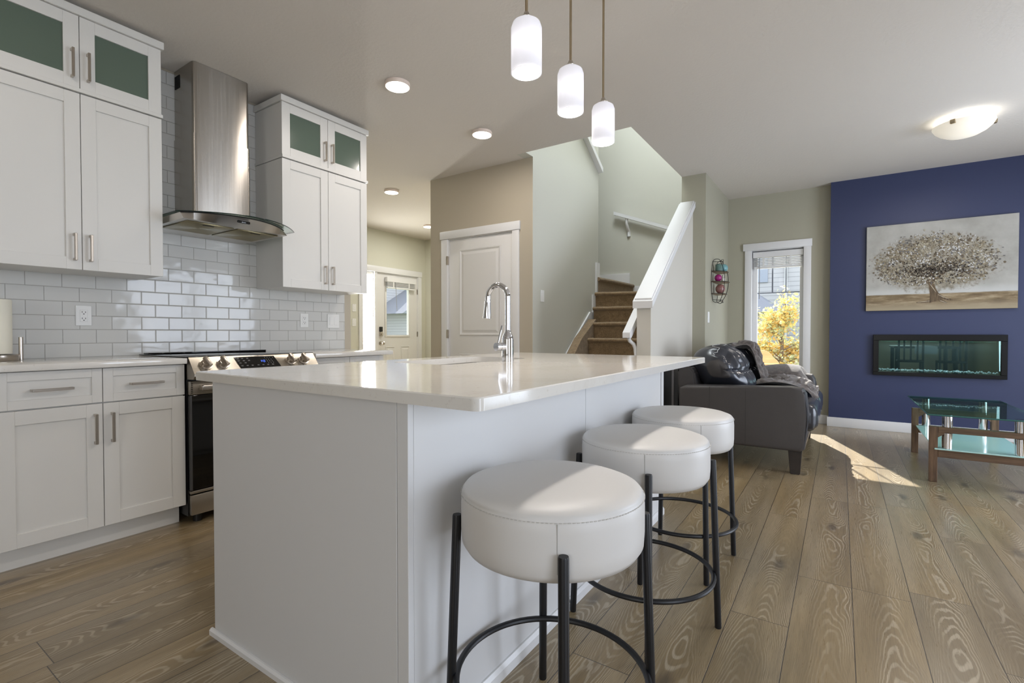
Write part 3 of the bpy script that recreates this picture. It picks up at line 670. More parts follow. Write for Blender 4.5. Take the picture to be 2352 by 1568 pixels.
# ------------------------------------------------------------------ range hood
hd = thing('range_hood', (-3.4, 1.61, 1.69), 'stainless chimney range hood with a curved glass visor', 'range hood')
def rbox(bm, x0, x1, y0, y1, z0, z1, r=.022):
    pts = [(x0, y0)] + [(x1-r+r*math.sin(a), y0+r-r*math.cos(a)) for a in [PI/2*k/6 for k in range(7)]] + [(x1-r+r*math.cos(a), y1-r+r*math.sin(a)) for a in [PI/2*k/6 for k in range(7)]] + [(x0, y1)]
    prism(bm, pts, 'z', z0, z1)
bm = B(); rbox(bm, -3.598, -3.343, 1.4385, 1.7875, 2.27, 2.738); up = part('upper_chimney', bm, STEEL, hd)
bm = B(); rbox(bm, -3.598, -3.338, 1.434, 1.792, 1.755, 2.296); part('lower_chimney', bm, STEEL, hd)
bm = B()
for i in range(7): box(bm, -3.585+.0098*i, -3.579+.0098*i, 1.4355, 1.4388, 2.62, 2.70)
part('vent_grille', bm, DARK, hd, 'dark side vent slots', smooth=False)
def arc(xs, xm, ya, yb, n=24):
    """bulging front edge in plan, from ya to yb; xs at the ends, xm in the middle"""
    return [(xs+(xm-xs)*(1-((2*k/n)-1)**2), ya+(yb-ya)*k/n) for k in range(n+1)]
e = arc(-3.115, -2.90, 1.245, 1.965)
bm = B(); prism(bm, [(-3.595, 1.245)]+e+[(-3.595, 1.965)], 'z', 1.7375, 1.7425); vz = part('glass_visor', bm, VISOR, hd)
bm = B(); tube(bm, [(x, y, 1.74) for x, y in [(-3.30, 1.245)]+e+[(-3.30, 1.965)]], .0028, 8); part('visor_edge', bm, FGT, vz, 'dark green glass edge')
e2 = arc(-3.075, -2.925, 1.25, 1.862)
bm = B()
top = [(-3.595, 1.25)]+e2+[(-3.595, 1.862)]
n = len(top)
bot = [(-3.595, 1.25)]+[(-3.03, 1.25+(1.862-1.25)*k/24) for k in range(25)]+[(-3.595, 1.862)]
A = [bm.verts.new((x, y, 1.728)) for x, y in top]; C_ = [bm.verts.new((x, y, 1.69)) for x, y in bot]
bm.faces.new(A); bm.faces.new(C_[::-1])
for k in range(n): bm.faces.new((A[k], A[(k+1) % n], C_[(k+1) % n], C_[k]))
cn = part('canopy', bm, m_steel('canopy_steel', 'y', (200, 196, 190), .34), hd, angle=25)
bm = B(); tube(bm, [(x+.002, y, 1.731) for x, y in e2], .0035, 8); part('canopy_rim', bm, DARK, cn)
for a, b in ((1.285, 1.545), (1.565, 1.825)):
    bm = B(); box(bm, -3.40, -3.075, a, b, 1.684, 1.6895, .002); f_ = part('filter', bm, m_steel('filter_mesh', 'x', (150, 140, 110), .4), hd)
    bm = B(); box(bm, -3.12, -3.105, (a+b)/2-.03, (a+b)/2+.03, 1.6825, 1.6845); part('filter_latch', bm, DARK, f_, smooth=False)
bm = B(); box(bm, -2.955, -2.9395, 1.50, 1.572, 1.700, 1.715, .004); part('control_strip', bm, BLKG, hd)

# ------------------------------------------------------------------ kitchen island
isl = thing('kitchen_island', (-1.32, 1.83, 0), 'white panelled kitchen island with a quartz top and three stools', 'kitchen island')
bm = B(); box(bm, -1.79, -1.772, .838, 2.80, .105, .883); box(bm, -1.772, -.871, .838, 2.80, .105, .125); box(bm, -1.73, -.871, .838, 2.80, 0, .104); box(bm, -.889, -.871, .847, 2.80, .126, .883); part('carcass', bm, ISL, isl, smooth=False)
bm = B(); box(bm, -1.80, -.891, .826, .837, .0, .883, .001, 1); part('end_panel', bm, ISL, isl)
bm = B(); box(bm, -.8895, -.852, .826, .845, .0, .883, .001, 1); part('corner_post', bm, ISL, isl)
bm = B(); box(bm, -.87, -.852, .8455, 1.8045, .0, .883, .001, 1); part('back_panel', bm, ISL, isl)
bm = B(); box(bm, -.87, -.852, 1.8075, 2.80, .0, .883, .001, 1); part('back_panel', bm, ISL, isl)
bm = B(); box(bm, -1.80, -.846, 2.802, 2.84, .0, .883, .001, 1); part('far_end_panel', bm, ISL, isl)
bm = B(); prism(bm, [(.8255, 0), (.814, 0), (.814, .016), (.820, .022), (.8255, .022)], 'x', -1.815, -.838); prism(bm, [(-.8515, 0), (-.838, 0), (-.838, .03), (-.846, .042), (-.8515, .042)], 'y', .814, 2.84); part('base_moulding', bm, TRIM, isl, smooth=False)
def rrect(x0, x1, y0, y1, r, n=6):
    out = []
    for cx, cy, a0 in ((x1-r, y0+r, -PI/2), (x1-r, y1-r, 0), (x0+r, y1-r, PI/2), (x0+r, y0+r, PI)):
        out += [(cx+r*math.cos(a0+PI/2*k/n), cy+r*math.sin(a0+PI/2*k/n)) for k in range(n+1)]
    return out
def ring_slab(bm, outer, inner, z0, z1, ch=.003):
    no, ni = len(outer), len(inner)
    assert no == ni
    def lp(pts, z, s=0):
        return [bm.verts.new((x, y, z)) for x, y in pts]
    c = (sum(p[0] for p in outer)/no, sum(p[1] for p in outer)/no)
    shr = [(x-math.copysign(ch, x-c[0]), y-math.copysign(ch, y-c[1])) for x, y in outer]
    L = [lp(inner, z0), lp(outer, z0), lp(outer, z1-ch), lp(shr, z1), lp(inner, z1)]
    for a, b in zip(L, L[1:]+L[:1]):
        for k in range(no): bm.faces.new((a[k], a[(k+1) % no], b[(k+1) % no], b[k]))
bm = B(); ring_slab(bm, rrect(-1.905, -.629, .812, 2.905, .022), rrect(-1.755, -1.40, 1.575, 2.26, .07), .884, .914)
it = single('island_countertop', bm, QUARTZ, 'large white quartz island top with a sink cut out', 'countertop')
sk = thing('kitchen_sink', (-1.58, 1.92, .7), 'undermount stainless sink sunk in the island top', 'sink')
bm = B(); o_ = rrect(-1.765, -1.39, 1.565, 2.27, .075); i_ = rrect(-1.745, -1.41, 1.585, 2.25, .06); b_ = rrect(-1.73, -1.425, 1.60, 2.235, .06)
Ls = [[bm.verts.new((x, y, z)) for x, y in p] for p, z in ((o_, .8835), (i_, .8835), (b_, .72))]
for a, b in zip(Ls, Ls[1:]):
    for k in range(len(a)): bm.faces.new((a[k], a[(k+1) % len(a)], b[(k+1) % len(a)], b[k]))
bm.faces.new(Ls[-1]); part('basin', bm, m_steel('sink_steel', 'y', (170, 168, 164), .3), sk)
bm = B(); lathe(bm, [(.0, .722), (.04, .722), (.045, .726), (.03, .726), (.0, .724)], (-1.57, 1.92, 0), 24, caps=False); part('drain', bm, CHROME, sk)
fc = thing('kitchen_faucet', (-1.34, 1.966, .914), 'tall chrome gooseneck pull down faucet beside the sink', 'faucet')
X0, Y0 = -1.3425, 1.966
bm = B(); lathe(bm, [(.0285, .9142), (.0285, 1.018), (.0275, 1.028), (.022, 1.044), (.0155, 1.056), (.0145, 1.066)], (X0, Y0, 0), 32); part('body', bm, CHROME, fc)
bm = B(); R_ = .060; zc = 1.226
pts = [(X0, Y0, 1.06), (X0, Y0, 1.14), (X0, Y0, zc)] + [(X0-R_+R_*math.cos(a), Y0, zc+R_*math.sin(a)) for a in [PI*k/20*1.02 for k in range(1, 21)]] + [(X0-2*R_-.002, Y0, 1.203)]
tube(bm, pts, .0132, 20); part('spout', bm, CHROME, fc)
bm = B(); cyl(bm, (X0-2*R_-.002, Y0, 1.205), (X0-2*R_-.006, Y0, 1.124), .0145, .0205, 24); cyl(bm, (X0-2*R_-.002, Y0, 1.2035), (X0-2*R_-.002, Y0, 1.209), .0155, .0155); part('spray_head', bm, CHROME, fc)
bm = B(); dv = Vector((-.25, -.97, 0)).normalized(); c0 = Vector((X0, Y0, .985)); cyl(bm, c0, c0+dv*.05, .0185, .0195); cyl(bm, c0+dv*.052, c0+dv*.075, .0195); kn = part('handle_hub', bm, CHROME, fc)
bm = B(); p0 = c0+dv*.062+Vector((0, 0, .016)); tube(bm, [p0, p0+Vector((.018, .010, .085))], [.0042, .0052], 10); part('lever', bm, CHROME, fc)

# ------------------------------------------------------------------ bar stools
proto = None
def stool(cx, cy, ang, label):
    global proto
    if proto is None:
        t = thing('bar_stool', (0, 0, 0), label, 'bar stool', 'white round bar stools'); proto = t
        R = .2247; zs = .668; zb = .527
        prof = [(0, zb), (R-.035, zb), (R-.012, zb+.006), (R-.002, zb+.022), (R, zb+.05), (R, zs-.03), (R-.002, zs-.004), (R-.0045, zs-.0005), (R-.004, zs+.0012), (R-.010, zs+.008), (R-.030, zs+.0155), (R-.07, zs+.020), (R-.14, zs+.022), (0, zs+.0225)]
        bm = B(); lathe(bm, prof, (0, 0, 0), 72, caps=False); bmesh.ops.remove_doubles(bm, verts=bm.verts, dist=1e-5); s = part('seat', bm, VINYL, t, angle=60)
        bm = B()
        for k in range(150):
            a = 2*PI*k/150; c = Vector((R*math.cos(a), R*math.sin(a), zs-.006)); tv = Vector((-math.sin(a), math.cos(a), 0))
            box(bm, -.0028, .0028, -.0007, .0007, -.0008, .0008, M=Matrix.Translation(c) @ Matrix.Rotation(a+PI/2, 4, 'Z'))
        part('stitching', bm, mat('grey_stitch', (196, 194, 190), .7), s)
        bm = B()
        box(bm, R-.0004, R+.0006, -.0008, .0008, zb+.03, zs-.008, M=Matrix.Rotation(-PI/2-.05, 4, 'Z')); part('side_seam', bm, mat('seam_shade', (176, 174, 170), .7), s, smooth=False)
        for k in range(4):
            a = k*PI/2; d = Vector((math.cos(a), math.sin(a), 0))
            bm = B(); tube(bm, [d*.2575, d*.2575+Vector((0, 0, .004)), d*.2355+Vector((0, 0, .596)), d*.2355+Vector((0, 0, .600))], [.0105, .0115, .0115, .0105], 16); part('leg', bm, BLK, t)
        bm = B(); tube(bm, [(.238*math.cos(2*PI*k/64), .238*math.sin(2*PI*k/64), .195) for k in range(64)], .0085, 10, closed=True); part('footrest_ring', bm, BLK, t)
        o = t
    else: o = copy_tree(proto)
    o.location = (cx, cy, 0); o.rotation_euler = (0, 0, ang); o['label'] = label
stool(-.594, 1.064, math.radians(35), 'white round bar stool closest to the camera, at the near corner of the island')
stool(-.590, 1.748, math.radians(22), 'middle one of three white round bar stools along the island')
stool(-.612, 2.336, math.radians(38), 'white round bar stool at the far end of the island, beside the sofa')

# ------------------------------------------------------------------ paper towel
pt = thing('paper_towel_holder', (-3.46, .585, .914), 'steel paper towel holder with a white roll at the left end of the counter', 'paper towel holder')
PX, PY = -3.45, .578
bm = B(); lathe(bm, [(.088, 0), (.09, .003), (.09, .026), (.086, .03), (0, .03)], (PX, PY, .9145), 40); part('base', bm, NICKEL, pt)
bm = B(); cyl(bm, (PX, PY, .945), (PX, PY, 1.235), .007); ball(bm, (PX, PY, 1.24), .012); part('post', bm, NICKEL, pt)
bm = B(); cyl(bm, (PX+.016, PY+.093, .9145), (PX+.016, PY+.093, 1.03), .0085); part('tension_arm', bm, NICKEL, pt)
bm = B(); lathe(bm, [(.02, .948), (.064, .948), (.0655, .952), (.0655, 1.212), (.064, 1.216), (.02, 1.216)], (PX, PY, 0), 40); part('roll', bm, mat('paper_towel', (236, 232, 216), .9, bump=(90, .2, .003)), pt)

# ------------------------------------------------------------------ lights
def pendant(x, y, zb, label, h=.191):
    t = thing('pendant_light', (x, y, zb), label, 'pendant light', 'island pendant lights')
    r = .0563
    bm = B(); lathe(bm, [(r-.005, 0), (r, .001), (r, h-.03), (r-.006, h-.012), (r-.02, h-.002), (.022, h+.004), (.018, h+.002), (r-.022, h-.008), (r-.010, h-.02), (r-.005, h-.035), (r-.005, 0)], (x, y, zb), 40, caps=False); part('shade', bm, SHADE, t, 'lit white opal glass cylinder')
    bm = B(); ball(bm, (x, y, zb+.095), .03, 20); part('bulb', bm, BULB, t)
    bm = B(); lathe(bm, [(.024, h+.001), (.026, h+.006), (.014, h+.016), (.008, h+.03)], (x, y, zb), 24); cyl(bm, (x, y, zb+.12), (x, y, zb+h), .014); part('cap', bm, NICKEL, t)
    bm = B(); cyl(bm, (x, y, zb+h+.02), (x, y, CZ-.011), .0055, seg=14); part('rod', bm, NICKELD, t)
    bm = B(); lathe(bm, [(.040, CZ-.012), (.042, CZ-.010), (.042, CZ-.001), (0, CZ-.001)], (x, y, 0), 32); part('canopy', bm, NICKEL, t)
    light('pendant_lamp', 'AREA', (x, y, zb+.004), 5, WARM, (0, 0, -1), shape='DISK', size=.1)
pendant(-.960, 1.527, 1.997, 'lit white cylinder pendant nearest the camera, highest of three in the photo')
pendant(-.972, 1.902, 1.997, 'middle one of three lit white cylinder pendants over the island')
pendant(-.989, 2.290, 1.997, 'lit white cylinder pendant furthest from the camera, in front of the stairwell')
def downlight(x, y, label, p=16, col=WARM):
    t = thing('ceiling_downlight', (x, y, CZ-.03), label, 'ceiling light', 'round ceiling downlights')
    bm = B(); lathe(bm, [(.079, -.026), (.083, -.024), (.084, -.001), (0, -.001)], (x, y, CZ), 40, caps=False); part('rim', bm, mat('warm_white_rim', (236, 220, 208), .4), t)
    bm = B(); lathe(bm, [(0, -.0275), (.077, -.0275), (.079, -.024), (0, -.02)], (x, y, CZ), 40, caps=False); part('diffuser', bm, LED, t)
    light('downlight_lamp', 'AREA', (x, y, CZ-.032), p, col, (0, 0, -1), shape='DISK', size=.14)
downlight(-2.505, 2.345, 'lit round ceiling light above the walkway by the right wall cabinets', 5)
downlight(-2.519, 3.305, 'lit round ceiling light before the taupe closet wall', 8)
downlight(-4.435, 4.05, 'lit round ceiling light in the hall beside the wall cabinets', 13, (1, .98, .93))
downlight(-5.384, 5.68, 'lit round ceiling light near the entry door, partly behind the closet corner', 13, (1, .98, .93))
downlight(-2.5, 0.4, 'added round fill light on the kitchen ceiling above the left counter, out of frame', 2.5)  # extra unseen downlight, added to brighten the left cabinets and floor
fl = thing('flush_ceiling_light', (.79, 5.2, 2.58), 'lit alabaster bowl ceiling light in front of the navy wall', 'ceiling light')
bm = B(); lathe(bm, [(0, -.148), (.05, -.145), (.10, -.132), (.145, -.108), (.175, -.08), (.188, -.058), (.19, -.052), (.183, -.056), (.14, -.10), (.09, -.125), (0, -.14)], (.79, 5.2, CZ), 48, caps=False); bmesh.ops.remove_doubles(bm, verts=bm.verts, dist=1e-5); part('bowl', bm, BOWL, fl)
bm = B(); lathe(bm, [(.085, -.02), (.09, -.001), (0, -.001)], (.79, 5.2, CZ), 32, caps=False); part('ceiling_pan', bm, WPL, fl)
for k in range(3):
    a = -2.05+k*2*PI/3; bm = B(); box(bm, .165, .195, -.016, .016, CZ-.078, CZ-.048, .003, M=Matrix.Translation((.79, 5.2, 0)) @ Matrix.Rotation(a, 4, 'Z')); part('clip', bm, NICKELD, fl, 'bronze clip')
light('flush_lamp', 'POINT', (.79, 5.2, CZ-.045), 1.8, (.80, .88, 1), shadow_soft_size=.03)
light('flush_lamp_down', 'AREA', (.79, 5.2, CZ-.152), 14, WARM, (0, 0, -1), shape='DISK', size=.3)

# ------------------------------------------------------------------ sofa
sf = thing('leather_sofa', (-.65, 4.95, 0), 'charcoal leather loveseat facing the coffee table, fur throw over it', 'sofa')
def arm(y0, y1):
    bm = B()
    prof = [(-1.095, .20), (-1.085, .178), (-.235, .178), (-.205, .20), (-.185, .45), (-.20, .60), (-.225, .640), (-.30, .648), (-1.06, .620), (-1.10, .60)]
    prism(bm, prof, 'y', y0, y1)
    es = [e for e in bm.edges if abs(e.verts[0].co.y-e.verts[1].co.y) < 1e-6]
    bmesh.ops.bevel(bm, geom=es, offset=.02, segments=3, affect='EDGES', profile=.5)
    return bm
a1 = part('arm', arm(4.13, 4.30), LEATHER, sf, angle=40)
bm = B()
for x in (-.865, -.60): box(bm, x-.0012, x+.0012, 4.1285, 4.131, .20, .622)
part('seam', bm, mat('dark_seam', (44, 42, 42), .6), a1, smooth=False)
bm = B(); tube(bm, [(-.212, 4.142, .62), (-.196, 4.137, .5), (-.19, 4.137, .40), (-.215, 4.142, .20)], .007, 8); part('piping', bm, LEATHERG, a1)
part('arm', arm(5.62, 5.79), LEATHER, sf, angle=40)
bm = B(); box(bm, -1.10, -.24, 4.30, 5.62, .17, .30, .02, 3); part('seat_base', bm, LEATHER, sf)
bm = B(); prism(bm, [(-1.14, .18), (-.98, .18), (-1.02, .72), (-1.06, .765), (-1.13, .765), (-1.165, .73)], 'y', 4.30, 5.62); bmesh.ops.bevel(bm, geom=[e for e in bm.edges], offset=.015, segments=2, affect='EDGES'); part('back_frame', bm, LEATHER, sf)
def seat_cushion(y0, y1):
    bm = B(); box(bm, -1.0, -.13, y0, y1, .295, .515, .075, 5)
    bmesh.ops.subdivide_edges(bm, edges=bm.edges, cuts=2, use_grid_fill=True)
    for v in bm.verts: v.co.z += .012*noise.noise((v.co.x*5, v.co.y*5, 2)) 
    bm2 = bm; return bm2
for y0, y1 in ((4.305, 4.955), (4.96, 5.615)):
    bm = seat_cushion(y0, y1); part('seat_cushion', bm, LEATHERG, sf, angle=60)
bm = B()
box(bm, -.24, -.205, 4.31, 5.61, .19, .31, .01, 2); part('front_rail', bm, LEATHERG, sf)
def back_cushion(y0, y1, seed):
    """plump gathered back cushion: a closed profile in x-z swept along y with vertical pleats and a stitched waist"""
    prof = [(-1.00, .615), (-1.055, .70), (-1.085, .79), (-1.075, .855), (-1.03, .905), (-.955, .935), (-.885, .942), (-.82, .928), (-.755, .885), (-.705, .83), (-.665, .765), (-.635, .70), (-.610, .64), (-.62, .595), (-.70, .575), (-.85, .575), (-.95, .585)]
    # refine profile
    P = [Vector(p) for p in prof]; n = len(P); fine = []
    for i in range(n):
        p0, p1, p2, p3 = P[i-1], P[i], P[(i+1) % n], P[(i+2) % n]
        for k in range(4):
            t = k/4; fine.append(.5*((2*p1)+(-p0+p2)*t+(2*p0-5*p1+4*p2-p3)*t*t+(-p0+3*p1-3*p2+p3)*t**3))
    c = Vector((-.83, .75)); bm = B(); rows = []; ny = 56
    for j in range(ny+1):
        t = j/ny; y = y0+(y1-y0)*t
        endf = min(1, (min(t, 1-t)/.36)); infl = .32+.69*(1-(1-endf)**2.3)
        row = []
        for p in fine:
            d = p-c; ang = math.atan2(d.y, d.x)
            front = max(0, math.cos(ang-.75))
            ple = .017*math.sin(t*2*PI*6.5+2.5*noise.noise((t*3, ang*1.6, seed)))*front*(1 if .03 < t < .97 else .3)+.012*(abs(noise.noise((t*9, ang*.9, seed+2)))-.25)*front
            waist = -.030*math.exp(-((p.y-.735)/.020)**2)*(1 if d.x > 0 else 0)
            wr = .010*noise.noise((t*14, ang*2.2, seed+5))*front
            s = infl + (ple+waist+wr)/max(.12, d.length)
            q = c+d*s
            row.append(bm.verts.new((q.x, y, q.y)))
        rows.append(row)
    m_ = len(fine)
    for A, Bb in zip(rows, rows[1:]):
        for k in range(m_): bm.faces.new((A[k], A[(k+1) % m_], Bb[(k+1) % m_], Bb[k]))
    bm.faces.new(rows[0][::-1]); bm.faces.new(rows[-1])
    for f in bm.faces:
        if max(v.co.y for v in f.verts) < y0+(y1-y0)*.02 or min(v.co.y for v in f.verts) > y1-(y1-y0)*.02: f.material_index = 1
    return bm, rows
for i, (y0, y1) in enumerate(((4.315, 4.955), (4.965, 5.61))):
    bm, rows = back_cushion(y0, y1, i*7.)
    # stitch line along the crest
    crest = [max(r, key=lambda v: v.co.z).co.copy() for r in rows]
    waistp = [max((v for v in r if abs(v.co.z-.735) < .03), key=lambda v: v.co.x).co.copy() for r in rows]
    bc = part('back_cushion', bm, [LEATHERG, LEATHER], sf, angle=70)
    bm = B(); tube(bm, [p+Vector((0, 0, .001)) for p in crest[4:-4]], .0035, 6); part('crest_seam', bm, THREAD, bc)
    bm = B()
    for k in range(6, len(waistp)-6, 3): tube(bm, [waistp[k]+Vector((.002, 0, 0)), waistp[k+1]+Vector((.002, 0, 0))], .0025, 6)
    part('waist_stitch', bm, THREAD, bc)
for x, y in ((-.27, 4.21), (-1.02, 4.21), (-.27, 5.71), (-1.02, 5.71)):
    bm = B(); A = [bm.verts.new((x+dx*.032, y+dy*.034, 0)) for dx, dy in ((-1, -1), (1, -1), (1, 1), (-1, 1))]; C_ = [bm.verts.new((x+dx*.044, y+dy*.044, .178)) for dx, dy in ((-1, -1), (1, -1), (1, 1), (-1, 1))]
    bm.faces.new(A[::-1]); bm.faces.new(C_)
    for k in range(4): bm.faces.new((A[k], A[(k+1) % 4], C_[(k+1) % 4], C_[k]))
    bmesh.ops.bevel(bm, geom=bm.edges[:], offset=.004, segments=2, affect='EDGES'); part('foot', bm, DKWOOD, sf, 'black tapered wooden foot')

# fur throw: over the second back cushion, seat and far arm
def furpatch(bm, fn, nu, nv, th=.022, seed=0.):
    V = [[None]*(nv+1) for _ in range(nu+1)]; Wv = [[None]*(nv+1) for _ in range(nu+1)]
    for i in range(nu+1):
        for j in range(nv+1):
            p = Vector(fn(i/nu, j/nv)); V[i][j] = p
    for i in range(nu+1):
        for j in range(nv+1):
            a = V[min(i+1, nu)][j]-V[max(i-1, 0)][j]; b = V[i][min(j+1, nv)]-V[i][max(j-1, 0)]
            n = a.cross(b).normalized()
            if n.length < .5: n = Vector((0, 0, 1))
            p = V[i][j]
            q = abs(noise.noise(p*17+Vector((seed, 0, 0)))); r = noise.noise(p*9+Vector((0, seed, 0)))
            edge = min(1, min(i, nu-i, j, nv-j)/2)
            t = edge*(th*(.35+1.3*(1-min(1, q*2.2))**1.5)) + .018*r*edge
            Wv[i][j] = (bm.verts.new(p+n*t), bm.verts.new(p-n*.004*edge))
    for i in range(nu):
        for j in range(nv):
            bm.faces.new([Wv[a][b][0] for a, b in ((i, j), (i+1, j), (i+1, j+1), (i, j+1))])
            bm.faces.new([Wv[a][b][1] for a, b in ((i, j+1), (i+1, j+1), (i+1, j), (i, j))])
    loop = [(i, 0) for i in range(nu)]+[(nu, j) for j in range(nv)]+[(i, nv) for i in range(nu, 0, -1)]+[(0, j) for j in range(nv, 0, -1)]
    for (a, b), (c, d) in zip(loop, loop[1:]+loop[:1]):
        try: bm.faces.new((Wv[a][b][0], Wv[a][b][1], Wv[c][d][1], Wv[c][d][0]))
        except ValueError: pass
def lerpath(path, t):
    n = len(path)-1; k = min(int(t*n), n-1); f = t*n-k; a, b = Vector(path[k]), Vector(path[k+1]); p0 = Vector(path[max(k-1, 0)]); p3 = Vector(path[min(k+2, n)])
    return .5*((2*a)+(-p0+b)*f+(2*p0-5*a+4*b-p3)*f*f+(-p0+3*a-3*b+p3)*f**3)
bm = B()
# tall fold leaning on the back cushion
furpatch(bm, lambda u, v: lerpath([(-.86, 4.93, .90), (-.77, 4.94, .925), (-.70, 4.95, .915), (-.655, 4.97, .84), (-.62, 4.98, .72), (-.585, 4.98, .60)], u) + Vector((.012*math.sin(v*11), .30*v+.02*math.sin(u*6), .02*math.sin(v*7+u*3))), 46, 26, .022, 1.)
# spread over the seat and over the front edge
furpatch(bm, lambda u, v: lerpath([(-.64, 4.85, .585), (-.50, 4.80, .605), (-.36, 4.78, .600), (-.25, 4.78, .578), (-.20, 4.80, .55), (-.185, 4.82, .51)], u) + Vector((.012*math.sin(v*9), .66*v, .020*math.sin(v*8+u*5))), 46, 40, .022, 2.)
# over the far arm
furpatch(bm, lambda u, v: lerpath([(-.66, 5.42, .57), (-.66, 5.50, .65), (-.66, 5.60, .70), (-.65, 5.70, .705), (-.64, 5.80, .66), (-.64, 5.82, .50)], u) + Vector((.44*v+.01*math.sin(u*9), .02*math.sin(v*5), .025*math.sin(v*3.1)-.16*max(0, v-.74)/.26*(1 if .15 < u < .85 else .4))), 40, 40, .024, 3.)
FUR = NT('grey_brown_faux_fur'); tc = FUR.n('ShaderNodeTexCoord').outputs['Object']; n_ = FUR.noise(tc, 38, 4, .65); n2_ = FUR.noise(tc, 190, 3, .7)
FUR.set(Base_Color=FUR.ramp(FUR.math('ADD', FUR.math('MULTIPLY', n_, .6), FUR.math('MULTIPLY', n2_, .4)), [(.32, lin((34, 29, 28))), (.52, lin((78, 68, 63))), (.72, lin((140, 127, 119)))]), Roughness=.9)
FUR.b.inputs['Sheen Weight'].default_value = .6; FUR.bump(n2_, .8, .006); FUR = FUR.m
single('fur_throw', bm, FUR, 'rumpled grey brown faux fur throw draped over the loveseat', 'blanket', angle=80)
dk = thing('side_cabinet', (-1.24, 4.6, 0), 'narrow black cabinet with a grey edge strip between the island and loveseat', 'cabinet')
bm = B(); box(bm, -1.312, -1.172, 4.36, 4.8, 0, .80, .004); part('body', bm, BLKP, dk)
bm = B(); box(bm, -1.226, -1.208, 4.352, 4.36, .02, .79); part('edge_strip', bm, mat('grey_strip', (104, 102, 104), .4), dk)

# ------------------------------------------------------------------ coffee table
ct = thing('coffee_table', (.81, 5.04, 0), 'glass topped coffee table with walnut end frames and chrome posts', 'coffee table')
x0, x1 = .533, 1.087
for ya, yb in ((4.515, 4.562), (5.53, 5.577)):
    for xa, xb in ((x0, x0+.046), (x1-.046, x1)):
        bm = B(); box(bm, xa, xb, ya, yb, 0, .392, .002, 1); part('frame_leg', bm, WALNUTV, ct)
    bm = B(); box(bm, x0+.0465, x1-.0465, ya, yb, .178, .232, .002, 1); part('lower_rail', bm, WALNUT, ct)
    bm = B(); box(bm, x0+.0465, x1-.0465, ya, yb, .352, .392, .002, 1)
    for s, xx in ((1, x0+.0465), (-1, x1-.0465)): prism(bm, [(xx, .352), (xx+s*.045, .352), (xx, .318)], 'y', ya+.001, yb-.001)
    part('upper_rail', bm, WALNUT, ct)
    for px in (.63, .995):
        bm = B(); cyl(bm, (px, (ya+yb)/2, .243), (px, (ya+yb)/2, .3505), .029); cyl(bm, (px, (ya+yb)/2, .3935), (px, (ya+yb)/2, .480), .029); part('post', bm, CHROME, ct, 'chrome post')
bm = B(); box(bm, .512, 1.108, 4.42, 5.62, .480, .490, .001, 1); part('glass_top', bm, TGLASS, ct, 'clear green tinted glass top')
bm = B()
for a, b in (((.512, 4.42), (1.108, 4.42)), ((1.108, 4.42), (1.108, 5.62)), ((1.108, 5.62), (.512, 5.62)), ((.512, 5.62), (.512, 4.42))):
    tube(bm, [(a[0], a[1], .485), (b[0], b[1], .485)], .0052, 6)
part('glass_edge', bm, NT('table_glass_edge').set(Base_Color=lin((50, 96, 92)), Roughness=.15).m, ct)
bm = B(); box(bm, .56, 1.06, 4.50, 5.59, .233, .242, .001, 1); part('lower_shelf', bm, SHELFG, ct, 'frosted aqua glass shelf')

# ------------------------------------------------------------------ fireplace and painting
fp = thing('electric_fireplace', (.815, 6.56, .6), 'black framed wide electric fireplace in the navy wall', 'fireplace')
bm = B()
for xa, xb, za, zb in ((.298, 1.337, .972, 1.034), (.298, 1.337, .602, .64), (.298, .345, .64, .972), (1.292, 1.337, .64, .972)): box(bm, xa, xb, 6.535, 6.584, za, zb, .002, 1)
part('frame', bm, mat('gloss_black_frame', (8, 8, 9), .3, spec=.25), fp)
bm = B(); box(bm, .345, 1.292, 6.55, 6.555, .64, .972); part('glass_front', bm, FGLASS, fp)
bm = B(); box(bm, .337, 1.298, 6.692, 6.698, .637, .973); box(bm, .337, .343, 6.586, 6.692, .637, .973); box(bm, 1.292, 1.298, 6.586, 6.692, .637, .973); box(bm, .343, 1.292, 6.586, 6.692, .637, .643); box(bm, .343, 1.292, 6.586, 6.692, .967, .973); part('firebox', bm, mat('teal_black_firebox', (24, 34, 36), .5), fp, smooth=False)
bm = B(); random.seed(3)
for k in range(230):
    x = random.uniform(.355, 1.28); y = random.uniform(6.56, 6.60); r = random.uniform(.006, .014)
    M = Matrix.Translation((x, y, .645+r*.7+random.uniform(0, .014))) @ Matrix.Rotation(random.uniform(0, 6), 4, Vector((random.random(), random.random(), random.random()+.1)).normalized()) @ Matrix.Diagonal((1, random.uniform(.5, 1), random.uniform(.5, 1), 1))
    bmesh.ops.create_icosphere(bm, subdivisions=1, radius=r, matrix=M)
light('firebox_led', 'AREA', (.815, 6.60, .962), 3.5, (.85, .97, 1), (0, -.1, -1), shape='RECTANGLE', size=.9, size_y=.03)
o = part('crystal_bed', bm, NT('crystal_chips').set(Base_Color=lin((205, 222, 226)), Roughness=.1).m, fp, 'bed of clear crystal chips', smooth=False); o['kind'] = 'stuff'
pn = thing('tree_painting', (.815, 6.56, 1.29), 'wide canvas painting of a spreading tree on the navy wall', 'painting')
cx0, cx1, cz0, cz1 = .230, 1.403, 1.289, 2.193
bm = B(); box(bm, cx0, cx1, 6.552, 6.584, cz0, cz1, .002, 1); cv = part('canvas', bm, m_canvas(cx0, cx1, cz0, cz1), pn)
def pc(u, v): return (cx0+u*(cx1-cx0), cz0+v*(cz1-cz0))
def flat(bm, poly, y):
    bm.faces.new([bm.verts.new((x, y, z)) for x, z in poly])
bm = B()
